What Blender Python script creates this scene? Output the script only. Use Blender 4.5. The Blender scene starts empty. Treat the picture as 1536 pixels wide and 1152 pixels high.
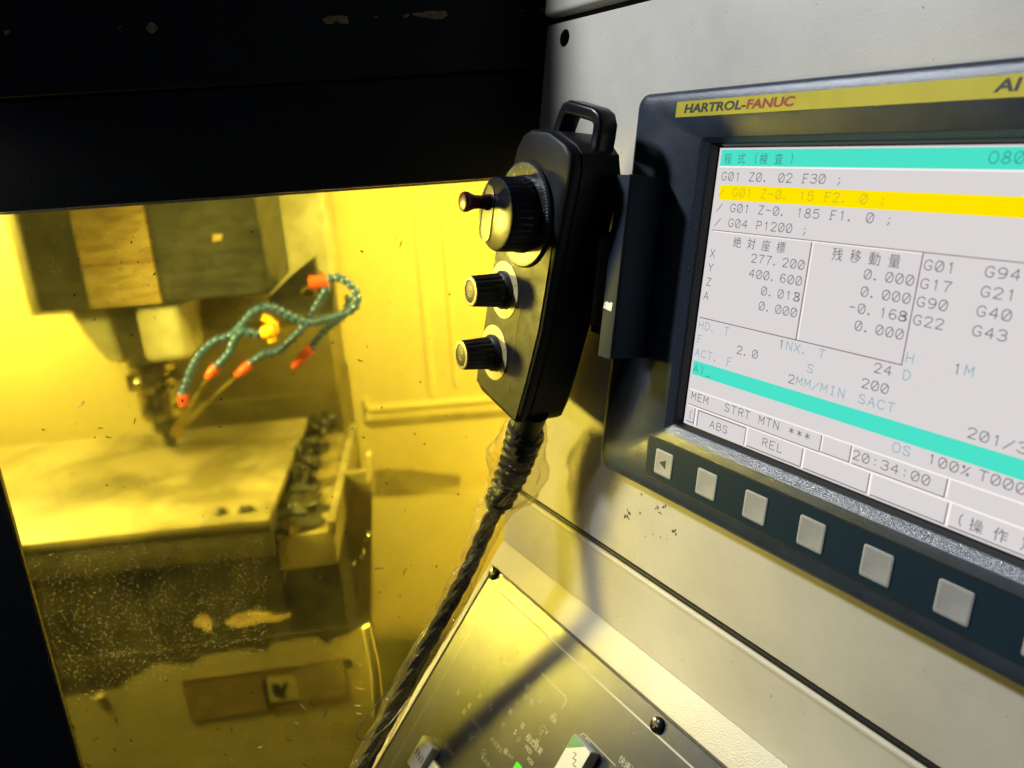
import bpy, bmesh, math, random
from mathutils import Vector, Matrix, noise
random.seed(7)
V = Vector
scene = bpy.context.scene
col = scene.collection

# ------------------------------------------------------------------ camera
AX = V((0.99190395, -0.09195246, 0.08758596))      # machine axes seen from the camera (right, down, forward)
AY = V((-0.11140361, -0.29900371, 0.94772676))
AZ = V((-0.06095728, -0.94981131, -0.3068268))
FPX = 1203.0
def cam2w(v): return V((AX.dot(v), AY.dot(v), AZ.dot(v)))
cd = bpy.data.cameras.new('camera'); cam = bpy.data.objects.new('camera', cd); col.objects.link(cam)
r_, u_, b_ = cam2w(V((1,0,0))), cam2w(V((0,-1,0))), cam2w(V((0,0,-1)))
cam.matrix_world = Matrix(((r_.x,u_.x,b_.x,0),(r_.y,u_.y,b_.y,0),(r_.z,u_.z,b_.z,0),(0,0,0,1)))
cd.sensor_width = 36; cd.lens = 36*FPX/1536; cd.clip_start = 0.01; cd.clip_end = 50
cd.dof.use_dof = True; cd.dof.focus_distance = 0.40; cd.dof.aperture_fstop = 11.5
scene.camera = cam
scene.view_settings.view_transform = 'Standard'; scene.view_settings.look = 'None'
scene.view_settings.exposure = 0; scene.view_settings.gamma = 1
# ------------------------------------------------------------------ light
w = bpy.data.worlds.new('World'); scene.world = w; w.use_nodes = True
w.node_tree.nodes['Background'].inputs[0].default_value = (0.55, 0.7, 1, 1)
w.node_tree.nodes['Background'].inputs[1].default_value = 0.03
def area_light(name, loc, target, size, power, colour):
    l = bpy.data.lights.new(name, 'AREA'); l.shape = 'RECTANGLE'; l.size, l.size_y = size; l.energy = power; l.color = colour
    o = bpy.data.objects.new(name, l); col.objects.link(o); o.location = loc
    o.rotation_euler = (V(target)-V(loc)).to_track_quat('-Z', 'Y').to_euler(); return o
PC = V((0.10, 0.40, -0.05))
area_light('room_tube_light', PC+V((-.85,.28,.75)).normalized()*2.2, PC, (0.22,0.22), 60, (0.84,0.90,1.0))
wl1 = area_light('work_or_fill_lamp', (-0.62,0.79,-0.052), (0.05,0.60,-0.26), (0.10,0.10), 17.0, (1,0.97,0.86)); wl1.data.spread = math.radians(120)
apron_fill = area_light('work_or_fill_lamp', (-0.55,0.64,0.06), (-0.25,0.76,-0.55), (0.30,0.06), 4.6, (1,0.97,0.86)); apron_fill.data.spread = math.radians(110)  # fill light added inside the door to brighten the apron
area_light('work_or_fill_lamp', (0.15,1.0,0.06), (0.0,1.32,-0.8), (0.20,0.20), 9, (1,0.97,0.86))
area_light('work_or_fill_lamp', (-0.80,1.28,0.08), (-0.7,1.3,-0.6), (0.20,0.20), 13, (1,0.97,0.86))  # added fill for the left back area, no known lamp there

# ------------------------------------------------------------------ frames
def ray(px, py): return cam2w(V(((px-768)/FPX, (py-576)/FPX, 1)))
def at(px, py, p, n):
    d = ray(px, py); return d*(p.dot(n)/d.dot(n))
def atY(px, py, Y): return at(px, py, V((0,Y,0)), V((0,1,0)))
def atZ(px, py, Z): return at(px, py, V((0,0,Z)), V((0,0,1)))
def frame(o, ax, ay, az):
    return Matrix(((ax.x,ay.x,az.x,o.x),(ax.y,ay.y,az.y,o.y),(ax.z,ay.z,az.z,o.z),(0,0,0,1)))
PX = cam2w(V((737,341,-1203))).normalized()
PU = -cam2w(V((-426,5124,1203))); PU = (PU-PX*PU.dot(PX)).normalized(); PN = PX.cross(PU)
PO = ray(1080,222)*0.36
PF = frame(PO, PX, PU, PN)                       # monitor face: origin at the screen's upper left corner
D4 = V((0.59355238,0.26656794,0.75936625)); D4 = (D4-PX*D4.dot(PX)).normalized(); N4 = PX.cross(D4)
QO = PO + PX*-.1715 + PU*-.2646 + PN*-.010
QF = frame(QO, PX, D4, N4)                       # sloping operation panel
nc = V((-.875,.09,-.475)).normalized(); dc = V((-.15,.97,(.15*.875+.97*.09)/.475)); dc = (dc-nc*dc.dot(nc)).normalized()
HN = cam2w(nc); HU = -cam2w(dc); HR = HU.cross(HN)
HO = ray(800,420).normalized()*0.425
HF = frame(HO, HR, HU, HN)                       # hand pendant front face

# ------------------------------------------------------------------ materials
def mat(name, c, rough=0.5, metal=0.0, var=0.0, vscale=20, bump=0.0, bscale=300, c2=None, spec=0.5, rvar=0.0, coat=0.0, stretch=None, vlo=.4, vhi=.6):
    m = bpy.data.materials.new(name); m.use_nodes = True; nt = m.node_tree; b = nt.nodes['Principled BSDF']
    b.inputs['Base Color'].default_value = (*c,1); b.inputs['Roughness'].default_value = rough; b.inputs['Metallic'].default_value = metal
    b.inputs['Specular IOR Level'].default_value = spec; b.inputs['Coat Weight'].default_value = coat
    tc = nt.nodes.new('ShaderNodeTexCoord'); mp = nt.nodes.new('ShaderNodeMapping'); nt.links.new(tc.outputs['Object'], mp.inputs[0])
    if stretch: mp.inputs['Scale'].default_value = stretch
    if var or c2:
        n = nt.nodes.new('ShaderNodeTexNoise'); n.inputs['Scale'].default_value = vscale; n.inputs['Detail'].default_value = 8; n.inputs['Roughness'].default_value=.65
        nt.links.new(mp.outputs[0], n.inputs[0])
        r = nt.nodes.new('ShaderNodeValToRGB'); r.color_ramp.elements[0].position = vlo; r.color_ramp.elements[1].position = vhi
        k = c2 if c2 else tuple(x*(1-var) for x in c)
        r.color_ramp.elements[0].color = (*k,1); r.color_ramp.elements[1].color = (*c,1)
        nt.links.new(n.outputs[0], r.inputs[0]); nt.links.new(r.outputs[0], b.inputs['Base Color'])
        if rvar:
            q = nt.nodes.new('ShaderNodeMapRange'); q.inputs[1].default_value=.35; q.inputs[2].default_value=.65
            q.inputs[3].default_value = rough+rvar; q.inputs[4].default_value = rough-rvar
            nt.links.new(n.outputs[0], q.inputs[0]); nt.links.new(q.outputs[0], b.inputs['Roughness'])
    if bump:
        n = nt.nodes.new('ShaderNodeTexNoise'); n.inputs['Scale'].default_value = bscale; n.inputs['Detail'].default_value = 3
        nt.links.new(tc.outputs['Object'], n.inputs[0]); q = nt.nodes.new('ShaderNodeBump'); q.inputs['Strength'].default_value = bump; q.inputs['Distance'].default_value = 0.6/max(bscale,1000)
        nt.links.new(n.outputs[0], q.inputs['Height']); nt.links.new(q.outputs[0], b.inputs['Normal'])
    return m
def emit(name, c, s=1.0):
    m = bpy.data.materials.new(name); m.use_nodes = True; nt = m.node_tree; nt.nodes.clear()
    e = nt.nodes.new('ShaderNodeEmission'); e.inputs[0].default_value = (*c,1); e.inputs[1].default_value = s
    o = nt.nodes.new('ShaderNodeOutputMaterial'); nt.links.new(e.outputs[0], o.inputs[0]); return m
def clear(name, tint, gloss=.06, rough=.05, haze=0.0, hazec=(.6,.6,.6), bump=0, bscale=60, dirtscale=25):
    m = bpy.data.materials.new(name); m.use_nodes = True; nt = m.node_tree; nt.nodes.clear(); N = nt.nodes.new; L = nt.links.new
    t = N('ShaderNodeBsdfTransparent'); t.inputs[0].default_value = (*tint,1)
    g = N('ShaderNodeBsdfGlossy'); g.inputs['Roughness'].default_value = rough
    f = N('ShaderNodeFresnel'); ge_ = N('ShaderNodeNewGeometry'); mi = N('ShaderNodeMapRange'); mi.inputs[3].default_value = 1.45; mi.inputs[4].default_value = 1/1.45; L(ge_.outputs['Backfacing'], mi.inputs[0]); L(mi.outputs[0], f.inputs[0])
    mx = N('ShaderNodeMixShader'); L(f.outputs[0], mx.inputs[0]); L(t.outputs[0], mx.inputs[1]); L(g.outputs[0], mx.inputs[2])
    tc = N('ShaderNodeTexCoord')
    if bump:
        n = N('ShaderNodeTexNoise'); n.inputs['Scale'].default_value = bscale; L(tc.outputs['Object'], n.inputs[0])
        q = N('ShaderNodeBump'); q.inputs['Strength'].default_value = bump; q.inputs['Distance'].default_value = .003; L(n.outputs[0], q.inputs['Height'])
        L(q.outputs[0], g.inputs['Normal']); L(q.outputs[0], f.inputs['Normal'])
    last = mx
    if haze:
        n = N('ShaderNodeTexNoise'); n.inputs['Scale'].default_value = dirtscale; n.inputs['Detail'].default_value = 8; L(tc.outputs['Object'], n.inputs[0])
        mr = N('ShaderNodeMapRange'); mr.inputs[1].default_value=.35; mr.inputs[2].default_value=.7; mr.inputs[3].default_value=haze*.4; mr.inputs[4].default_value=haze*1.6
        L(n.outputs[0], mr.inputs[0])
        d = N('ShaderNodeBsdfDiffuse'); d.inputs[0].default_value = (*hazec,1); s = N('ShaderNodeBsdfTranslucent'); s.inputs[0].default_value = (*hazec,1)
        a = N('ShaderNodeMixShader'); a.inputs[0].default_value = .6; L(d.outputs[0], a.inputs[1]); L(s.outputs[0], a.inputs[2])
        m2 = N('ShaderNodeMixShader'); L(mr.outputs[0], m2.inputs[0]); L(mx.outputs[0], m2.inputs[1]); L(a.outputs[0], m2.inputs[2]); last = m2
    o = N('ShaderNodeOutputMaterial'); L(last.outputs[0], o.inputs[0]); return m
def oily(name):
    m = bpy.data.materials.new(name); m.use_nodes = True; nt = m.node_tree; nt.nodes.clear(); N = nt.nodes.new; L = nt.links.new
    t = N('ShaderNodeBsdfTransparent'); r = N('ShaderNodeBsdfRefraction'); r.inputs['IOR'].default_value = 1.012; r.inputs['Roughness'].default_value = .55; r.distribution = 'BECKMANN'
    tc = N('ShaderNodeTexCoord'); n = N('ShaderNodeTexNoise'); n.inputs['Scale'].default_value = 7; n.inputs['Detail'].default_value = 6; L(tc.outputs['Object'], n.inputs[0])
    q = N('ShaderNodeMapRange'); q.inputs[1].default_value=.35; q.inputs[2].default_value=.65; q.inputs[3].default_value=.4; q.inputs[4].default_value=.85; L(n.outputs[0], q.inputs[0])
    mx = N('ShaderNodeMixShader'); L(q.outputs[0], mx.inputs[0]); L(t.outputs[0], mx.inputs[1]); L(r.outputs[0], mx.inputs[2])
    o = N('ShaderNodeOutputMaterial'); L(mx.outputs[0], o.inputs[0]); return m
M = dict(
 oilfilm = oily('oily_coolant_film'),
 cream = mat('cream_paint', (.58,.54,.445), .50, var=.24, vscale=13, bump=.12, bscale=900, spec=.3, vlo=.3, vhi=.7),
 texcream = mat('textured_cream_paint', (.58,.54,.44), .32, var=.08, vscale=30, bump=.9, bscale=1100, spec=.45),
 hole = mat('dark_hole', (.003,.003,.003), 1, spec=0),
 seam = mat('black_seam', (.006,.006,.006), .6),
 bezel = mat('blue_grey_plastic', (.032,.043,.058), .27, bump=.5, bscale=3000, spec=.5, var=.25, vscale=60),
 bezel_in = mat('black_plastic', (.008,.010,.012), .4, bump=.3, bscale=1500),
 sparkle = mat('gritty_blue_grey_plastic', (.05,.06,.085), .20, bump=1.0, bscale=1600, spec=.9),
 keyplate = mat('blue_black_film', (.012,.026,.038), .30, bump=.15, bscale=1200, spec=.35),
 key = mat('grey_translucent_key', (.30,.30,.30), .55, bump=.1, bscale=700, var=.08, vscale=150),
 strip = mat('yellow_nameplate', (.56,.47,.008), .4, var=.12, vscale=40, bump=.05),
 ink = mat('black_ink', (.012,.012,.018), .5), red_ink = mat('red_ink', (.30,.02,.015), .5),
 plate = mat('black_pendant_plate', (.014,.014,.013), .46, bump=.12, bscale=700, spec=.18, var=.4, vscale=100, rvar=.10),
 shell = mat('black_pendant_shell', (.004,.005,.007), .46, bump=.35, bscale=2200, spec=.17),
 shiny = mat('glossy_black', (.006,.007,.011), .30, bump=.08, bscale=500, spec=.25),
 knob = mat('ribbed_black_knob', (.022,.022,.020), .42, bump=.2),
 dial = mat('black_dial', (.02,.02,.018), .3, bump=.1), silver = mat('dulled_silver', (.38,.37,.33), .45, .3, var=.4, vscale=220),
 ring = mat('pale_scale_ring', (.60,.52,.25), .4, var=.12, vscale=200),
 redk = mat('dark_red_plastic', (.10,.010,.008), .3, coat=.2), bracket = mat('navy_black_steel', (.018,.026,.038), .6, bump=.3, bscale=2200, spec=.1),
 worn = mat('bare_metal_wear', (.62,.64,.80), .6, 0, var=.3, vscale=900), brass = mat('dull_yellow_metal', (.35,.30,.15), .45, .3, var=.4, vscale=300),
 overlay = mat('black_panel_film', (.024,.025,.029), .29, bump=.22, bscale=2500, spec=.5, c2=(.010,.011,.015), vscale=38, vlo=.35, vhi=.65),
 print_ = mat('pale_grey_print', (.34,.34,.32), .5), printdim = mat('dim_print', (.20,.20,.185), .5, var=.5, vscale=500),
 cap = mat('white_keycap', (.50,.50,.45), .45, bump=.1), green = mat('green_print', (.01,.16,.06), .4), led = emit('green_lamp_lens', (.15,1,.05), .9),
 clearfilm = mat('silvery_film', (.22,.21,.14), .25, .5, var=.4, vscale=80, bump=.3, bscale=120),
 screw = mat('black_oxide_screw', (.012,.011,.012), .22, .6), screwworn = mat('worn_screw', (.32,.26,.18), .3, .9),
 door = mat('blue_black_door_paint', (.006,.009,.014), .5, bump=.25, bscale=700, var=.3, vscale=30, spec=.3),
 primer = mat('tan_primer', (.30,.24,.14), .7, var=.5, vscale=300, bump=.6, bscale=900),
 wall = mat('yellowed_cream_enamel', (.80,.69,.32), .4, var=.10, vscale=8, bump=.2, bscale=30, vlo=.3, vhi=.7),
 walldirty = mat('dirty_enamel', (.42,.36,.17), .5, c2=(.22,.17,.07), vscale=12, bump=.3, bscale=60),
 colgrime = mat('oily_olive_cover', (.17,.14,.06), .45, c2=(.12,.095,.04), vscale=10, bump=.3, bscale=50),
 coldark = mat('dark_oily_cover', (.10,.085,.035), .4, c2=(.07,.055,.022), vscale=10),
 apron = mat('olive_dull_enamel', (.78,.68,.36), .5, c2=(.66,.57,.28), vscale=10, bump=.3, bscale=80),
 casting = mat('grey_green_casting', (.026,.028,.029), .5, c2=(.008,.009,.010), vscale=26, bump=.6, bscale=60, stretch=(1,1,3)),
 castlight = mat('masked_casting', (.36,.28,.12), .55, c2=(.22,.15,.06), vscale=22, bump=.3, bscale=60, stretch=(1,1,5)),
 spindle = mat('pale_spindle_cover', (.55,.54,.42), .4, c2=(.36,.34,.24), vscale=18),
 spindledark = mat('grimy_spindle', (.08,.075,.055), .4, .3, c2=(.04,.04,.035), vscale=30),
 steel = mat('oily_steel', (.40,.36,.26), .22, 1, c2=(.06,.05,.03), vscale=60, bump=.3, bscale=120),
 table = mat('wet_steel_table', (.24,.205,.12), .40, 0, c2=(.095,.08,.04), vscale=7, bump=.4, bscale=30),
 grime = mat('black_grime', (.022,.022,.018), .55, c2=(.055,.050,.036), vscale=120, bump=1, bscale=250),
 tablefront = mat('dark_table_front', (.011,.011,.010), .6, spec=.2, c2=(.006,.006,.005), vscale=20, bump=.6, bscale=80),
 fixture = mat('black_fixture', (.016,.016,.012), .42, bump=.5, bscale=90, spec=.35),
 hose = mat('blue_hose_bead', (.022,.075,.27), .25, coat=.4), nozzle = mat('orange_nozzle', (.60,.075,.03), .4), valve = mat('amber_valve', (.85,.42,.02), .35),
 rust = mat('rusty_brown', (.16,.07,.02), .6, c2=(.26,.15,.04), vscale=50), sticker = mat('aged_sticker', (.46,.35,.17), .6, c2=(.30,.19,.09), vscale=70, vlo=.35, vhi=.65, stretch=(.6,1,3)),
 sticker2 = mat('pale_sticker', (.52,.43,.21), .6, c2=(.36,.28,.13), vscale=160, stretch=(.2,1,6)), chip = mat('dark_chip', (.05,.045,.03), .35, .7), chipb = mat('bright_chip', (.66,.61,.42), .35, .4),
 cord = mat('dark_braided_cord', (.085,.08,.075), .85, c2=(.018,.018,.017), vscale=400, bump=1, bscale=900, spec=.2),
 rubber = mat('black_rubber', (.007,.007,.008), .5, spec=.3),
 dirt = mat('dark_smudge', (.06,.055,.05), .6, var=.5, vscale=600),
 pane = clear('yellow_polycarbonate', (.975,.893,.34), haze=.011, hazec=(.8,.68,.2), rough=.12),
 wrap = clear('crumpled_clear_film', (.95,.92,.84), haze=.06, hazec=(.7,.68,.6), rough=.10, bump=1, bscale=320),
 jet = clear('coolant_stream', (.95,.85,.55), haze=.13, hazec=(.62,.58,.24), rough=.1),
 s_bg = emit('screen_background', (.71,.67,.67), 1), s_teal = emit('screen_teal', (.07,.76,.58), 1), s_yel = emit('screen_yellow', (1,.78,.0), 1),
 s_ink = emit('screen_ink', (.14,.13,.155), 1), s_inky = emit('screen_ink_on_yellow', (.58,.45,.02), 1), s_blue = emit('screen_blue_ink', (.22,.40,.50), 1), s_line = emit('screen_line', (.20,.15,.17), 1), s_hi = emit('screen_highlight', (.98,.93,.86), 1),
 s_tealink = emit('screen_teal_ink', (.05,.26,.25), 1), s_btn = emit('screen_button', (.60,.57,.58), 1),
)

# ------------------------------------------------------------------ mesh helpers
class MB:
    def __init__(s, scale=1.0): s.v=[]; s.f=[]; s.k=scale
    def add(s, vs, fs):
        o=len(s.v); s.v += [tuple(c*s.k for c in v) for v in vs]; s.f += [tuple(o+i for i in f) for f in fs]; return s
    def box(s, x0,x1,y0,y1,z0,z1):
        return s.add([(x,y,z) for z in (z0,z1) for y in (y0,y1) for x in (x0,x1)], [(0,2,3,1),(4,5,7,6),(0,1,5,4),(2,6,7,3),(0,4,6,2),(1,3,7,5)])
    def loft(s, loops, close=True, cap0=True, cap1=True):
        n=len(loops[0]); vs=[p for l in loops for p in l]; fs=[]
        for i in range(len(loops)-1):
            for j in range(n if close else n-1):
                a,b=i*n+j, i*n+(j+1)%n; fs.append((a,b,b+n,a+n))
        if cap0: fs.append(tuple(range(n-1,-1,-1)))
        if cap1: fs.append(tuple((len(loops)-1)*n+j for j in range(n)))
        return s.add(vs, fs)
    def prism(s, poly, z0, z1, inset=0):
        ls=[[(x,y,z0) for x,y in poly]]
        if inset:
            cx=sum(p[0] for p in poly)/len(poly); cy=sum(p[1] for p in poly)/len(poly)
            def ins(x,y):
                d=math.hypot(x-cx,y-cy) or 1; q=1-inset/d; return cx+(x-cx)*q, cy+(y-cy)*q
            ls.append([(x,y,z1-inset) for x,y in poly]); ls.append([(*ins(x,y),z1) for x,y in poly])
        else: ls.append([(x,y,z1) for x,y in poly])
        return s.loft(ls)
    def lathe(s, prof, o=(0,0,0), ax=(0,0,1), n=32, rib=0, nrib=0):
        ax=V(ax).normalized(); a=ax.orthogonal().normalized(); b=ax.cross(a); o=V(o); ls=[]
        for r,h in prof:
            l=[]
            for j in range(n):
                t=2*math.pi*j/n; rr=r*(1-rib*(0.5+0.5*math.cos(t*nrib))) if rib else r
                l.append(tuple(o+ax*h+(a*math.cos(t)+b*math.sin(t))*rr))
            ls.append(l)
        return s.loft(ls)
    def tube(s, pts, r, n=10, jitter=0):
        pts=[V(p) for p in pts]; ls=[]; up=None
        for i,p in enumerate(pts):
            t=(pts[min(i+1,len(pts)-1)]-pts[max(i-1,0)]).normalized()
            up = t.orthogonal().normalized() if up is None else (up-t*up.dot(t)).normalized()
            b=t.cross(up); rr=r(i/(len(pts)-1)) if callable(r) else r
            ls.append([tuple(p+(up*math.cos(2*math.pi*j/n)+b*math.sin(2*math.pi*j/n))*rr*(1+random.uniform(-jitter,jitter))) for j in range(n)])
        return s.loft(ls)
def rr(x0,x1,y0,y1,r,k=5):
    out=[]
    for cx,cy,a0 in ((x1-r,y1-r,0),(x0+r,y1-r,90),(x0+r,y0+r,180),(x1-r,y0+r,270)):
        for i in range(k+1):
            a=math.radians(a0+90*i/k); out.append((cx+r*math.cos(a), cy+r*math.sin(a)))
    return out
def finish(me, m, smooth=True, bevel=0, seg=2):
    if bevel:
        bm=bmesh.new(); bm.from_mesh(me); bmesh.ops.bevel(bm, geom=[e for e in bm.edges if len(e.link_faces)==2 and e.calc_face_angle(0)>.6], offset=bevel, segments=seg, profile=.6, affect='EDGES'); bm.to_mesh(me); bm.free()
    if m: me.materials.append(m)
    if smooth:
        me.polygons.foreach_set('use_smooth', [True]*len(me.polygons)); me.set_sharp_from_angle(angle=math.radians(38))
    me.update()
def link(name, me, parent=None, mw=None, label=None, cat=None, group=None, kind=None):
    o=bpy.data.objects.new(name, me); col.objects.link(o)
    if parent: o.parent=parent
    elif mw is not None: o.matrix_world=mw
    for k,v in (('label',label),('category',cat),('group',group),('kind',kind)):
        if v: o[k]=v
    return o
def obj(name, mb, m, parent=None, bevel=0, seg=2, smooth=True, **kw):
    me=bpy.data.meshes.new(name); me.from_pydata(mb.v, [], mb.f); me.update()
    bm=bmesh.new(); bm.from_mesh(me); bmesh.ops.recalc_face_normals(bm, faces=bm.faces[:]); bm.to_mesh(me); bm.free()
    finish(me, m, smooth, bevel, seg); return link(name, me, parent, **kw)
def thing(name, label, cat, mw=None, group=None):
    return link(name, None, None, mw if mw is not None else Matrix(), label, cat, group)
def text(name, s, x, y, size, m, parent, z=0.0, width=None, offset=0.0, spacing=1.0, shear=0.0, extrude=0.00003):
    cu=bpy.data.curves.new(name,'FONT'); cu.body=s; cu.size=size; cu.offset=offset; cu.space_character=spacing; cu.shear=shear; cu.resolution_u=3; cu.extrude=extrude
    o=bpy.data.objects.new(name,cu); col.objects.link(o); bpy.context.view_layer.update()
    me=bpy.data.meshes.new_from_object(o.evaluated_get(bpy.context.evaluated_depsgraph_get())); bpy.data.objects.remove(o); bpy.data.curves.remove(cu)
    xs=[v.co.x for v in me.vertices] or [0,1]; sx=1 if width is None else width/(max(xs)-min(xs)); x0=min(xs)
    for v in me.vertices: v.co=((v.co.x-x0)*sx+x, v.co.y+y, v.co.z+z)
    me.materials.clear(); me.materials.append(m); me.name=name
    return link(name, me, parent)
mm=0.001

# ------------------------------------------------------------------ stroke font of the screen
G={'0':['1 0 3 0 4 1.5 4 4.5 3 6 1 6 0 4.5 0 1.5 1 0','.6 .6 3.4 5.4'],'1':['1.2 4.8 2.2 6 2.2 0'],'2':['0 4.6 .4 5.6 1.4 6 2.8 6 3.8 5.2 3.8 4 2.6 2.6 .2 0 4 0'],
'3':['.2 5.2 1.2 6 2.8 6 3.8 5.2 3.8 4 2.8 3.2 1.6 3.2','2.8 3.2 4 2.3 4 1 2.8 0 1.2 0 0 .9'],'4':['3 0 3 6 0 2 4 2'],'5':['3.8 6 .6 6 .3 3.3 1.6 3.9 3 3.7 4 2.6 4 1.2 2.8 0 1.2 0 0 .9'],
'6':['3.6 5.4 2.6 6 1.4 6 .2 4.4 0 2 .8 .4 2 0 3.2 .4 4 1.6 3.4 3 2.2 3.6 .8 3 .1 2'],'7':['0 6 4 6 2.2 3 1.6 0'],'8':['2 3.2 .6 4 .6 5.3 1.6 6 2.6 6 3.5 5.3 3.5 4 2 3.2 .3 2.2 0 1.1 1.2 0 2.8 0 4 1.1 3.7 2.2 2 3.2'],
'9':['4 3.8 3.2 2.8 2 2.4 .8 2.8 0 4.2 .6 5.5 1.8 6 3.2 5.6 4 4.2 3.8 1.8 2.6 .2 .6 .2'],'A':['0 0 2 6 4 0','.7 2.1 3.3 2.1'],'B':['.3 0 .3 6 2.8 6 3.7 5.2 3.7 4 2.8 3.2 .3 3.2','2.8 3.2 4 2.2 4 1 3 0 .3 0'],
'C':['4 4.8 3.2 5.8 2 6 .8 5.4 0 4 0 2 .8 .6 2 0 3.2 .2 4 1.2'],'D':['.3 0 .3 6 2.2 6 3.7 4.8 4 3 3.6 1.2 2.2 0 .3 0'],'E':['3.9 6 .4 6 .4 0 3.9 0','.4 3.1 3.1 3.1'],'F':['3.9 6 .6 6 .6 0','0 0 1.4 0','.6 3.1 3.1 3.1'],
'G':['3.9 4.8 3 5.9 1.8 6 .5 5.2 0 3.6 0 2.2 .6 .7 1.8 0 3 .2 3.8 1 3.8 2.6 2.4 2.6'],'H':['.2 0 .2 6','3.8 0 3.8 6','.2 3 3.8 3'],'I':['2 0 2 6','1 6 3 6','1 0 3 0'],'L':['.5 6 .5 0 3.8 0'],'M':['.1 0 .1 6 2 2 3.9 6 3.9 0'],
'N':['.2 0 .2 6 3.8 0 3.8 6'],'O':['1.2 0 2.8 0 4 1.6 4 4.4 2.8 6 1.2 6 0 4.4 0 1.6 1.2 0'],'P':['.4 0 .4 6 3 6 3.9 5 3.9 3.8 3 2.9 .4 2.9'],'R':['.4 0 .4 6 3 6 3.9 5.1 3.9 4 3 3.1 .4 3.1','2.2 3.1 4 0'],
'S':['3.8 4.9 3 5.8 1.8 6 .6 5.6 .2 4.6 .8 3.6 3.2 2.6 3.9 1.4 3.2 .3 2 0 .8 .3 0 1.2'],'T':['0 6 4 6','2 6 2 0'],'X':['0 0 4 6','0 6 4 0'],'Y':['0 6 2 3 4 6','2 3 2 0'],'Z':['.2 6 3.8 6 .2 0 3.9 0'],
'.':['.5 .1 1.1 .1 1.1 .7 .5 .7 .5 .1'],';':['1.6 3.6 2 3.6 2 4','2 1.4 2 .6 1.2 -.6'],'/':['-.3 -.4 4 5.4'],'-':['.3 3.1 3.5 3.1'],'(':['2.6 6.6 1.6 4.8 1.6 1.4 2.6 -.6'],')':['1.4 6.6 2.4 4.8 2.4 1.4 1.4 -.6'],
':':['1.7 4.3 2.2 4.3 2.2 4.7','1.7 1 2.2 1 2.2 1.4'],'%':['.2 .2 3.8 5.8','.2 5 .8 5.8 1.4 5 .8 4.2 .2 5','2.6 1 3.2 1.8 3.8 1 3.2 .2 2.6 1'],'*':['2 .9 2 5.1','.4 1.8 3.6 4.2','.4 4.2 3.6 1.8'],'_':['0 -.6 4 -.6']}
def strokes(mb, s, x, y, cell=4.13, gw=2.85, gh=3.5, lw=.36, z=.05):
    for ch in s:
        for st in G.get(ch, []):
            q=[float(a) for a in st.split()]; P=[(x+.55+q[i]*gw/4, y+q[i+1]*gh/6) for i in range(0,len(q),2)]
            for (ax_,ay_),(bx_,by_) in zip(P,P[1:]):
                dx,dy=bx_-ax_,by_-ay_; L=math.hypot(dx,dy) or 1; tx,ty=dx/L*lw*.35,dy/L*lw*.35; nx,ny=-dy/L*lw/2,dx/L*lw/2
                mb.add([(ax_-tx+nx,ay_-ty+ny,z),(ax_-tx-nx,ay_-ty-ny,z),(bx_+tx-nx,by_+ty-ny,z),(bx_+tx+nx,by_+ty+ny,z)],[(0,1,2,3)])
        x+=cell

# ================================================================== CONTROL CABINET
cab=thing('control_cabinet','cream painted sheet metal control cabinet carrying the monitor, grimy along its left edge','cabinet',PF)
fp=MB(mm); fp.box(-170,262,-220.5,74.5,-95,-10); obj('face_panel',fp,M['cream'],cab,bevel=.0012)
sl=MB(mm); sl.box(-169.5,262,-223.0,-220.7,-13.4,-9.2); obj('gap_shade_strip',sl,M['seam'],cab,bevel=.0005)  # black strip set forward to stand for the dark of the gap
tcov=MB(mm); tcov.box(-169,262,78.5,150,-95,-6); obj('top_cover',tcov,M['cream'],cab,bevel=.003,seg=4)
sm=MB(mm); sm.box(-167,262,74.5,78.5,-90,-14); obj('seam',sm,M['seam'],cab); sm=MB(mm); sm.box(-167,262,-223.3,-220.5,-90,-13.5); obj('seam',sm,M['seam'],cab)
hp=MB(mm); hp.lathe([(4.9,-10.5),(4.9,-9.9),(4.3,-9.7)],(-149.6,65,0),(0,0,1),28); obj('hole_disc',hp,M['hole'],cab)  # raised black disc stands for the darkness of an open hole
# lower housing: upright face with a rounded lip, then the sloping textured rim round the operation panel
lf=MB(mm)
def pq(x,y,z=0):    # a point of the sloping frame in face-frame millimetres
    p=PF.inverted()@(QF@V((x*mm,y*mm,z*mm))); return p.y/mm,p.z/mm
prof=[(-223.3,-95),(-223.3,-13),(-223.5,-11.4),(-224.0,-10.0),(-224.7,-9.3),(-225.6,-9.05),(-226.6,-9.3),(-227.6,-9.8),(-228.6,-10),(-264.6,-10)]
lf.loft([[(x,a,b) for a,b in prof]+[(x,-275,-95)] for x in (-171.5,262)]); obj('lower_face',lf,M['cream'],cab)
rim=MB(mm)
X1=434
rim.box(0,X1,-18.3,0,-60,0); rim.box(0,5.5,-300,-18.3,-60,0); rim.box(5.5,X1,-300,-18.3,-60,-2.2)
obj('console_rim',rim,M['texcream'],cab,bevel=.0009).matrix_local=PF.inverted()@QF
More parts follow.
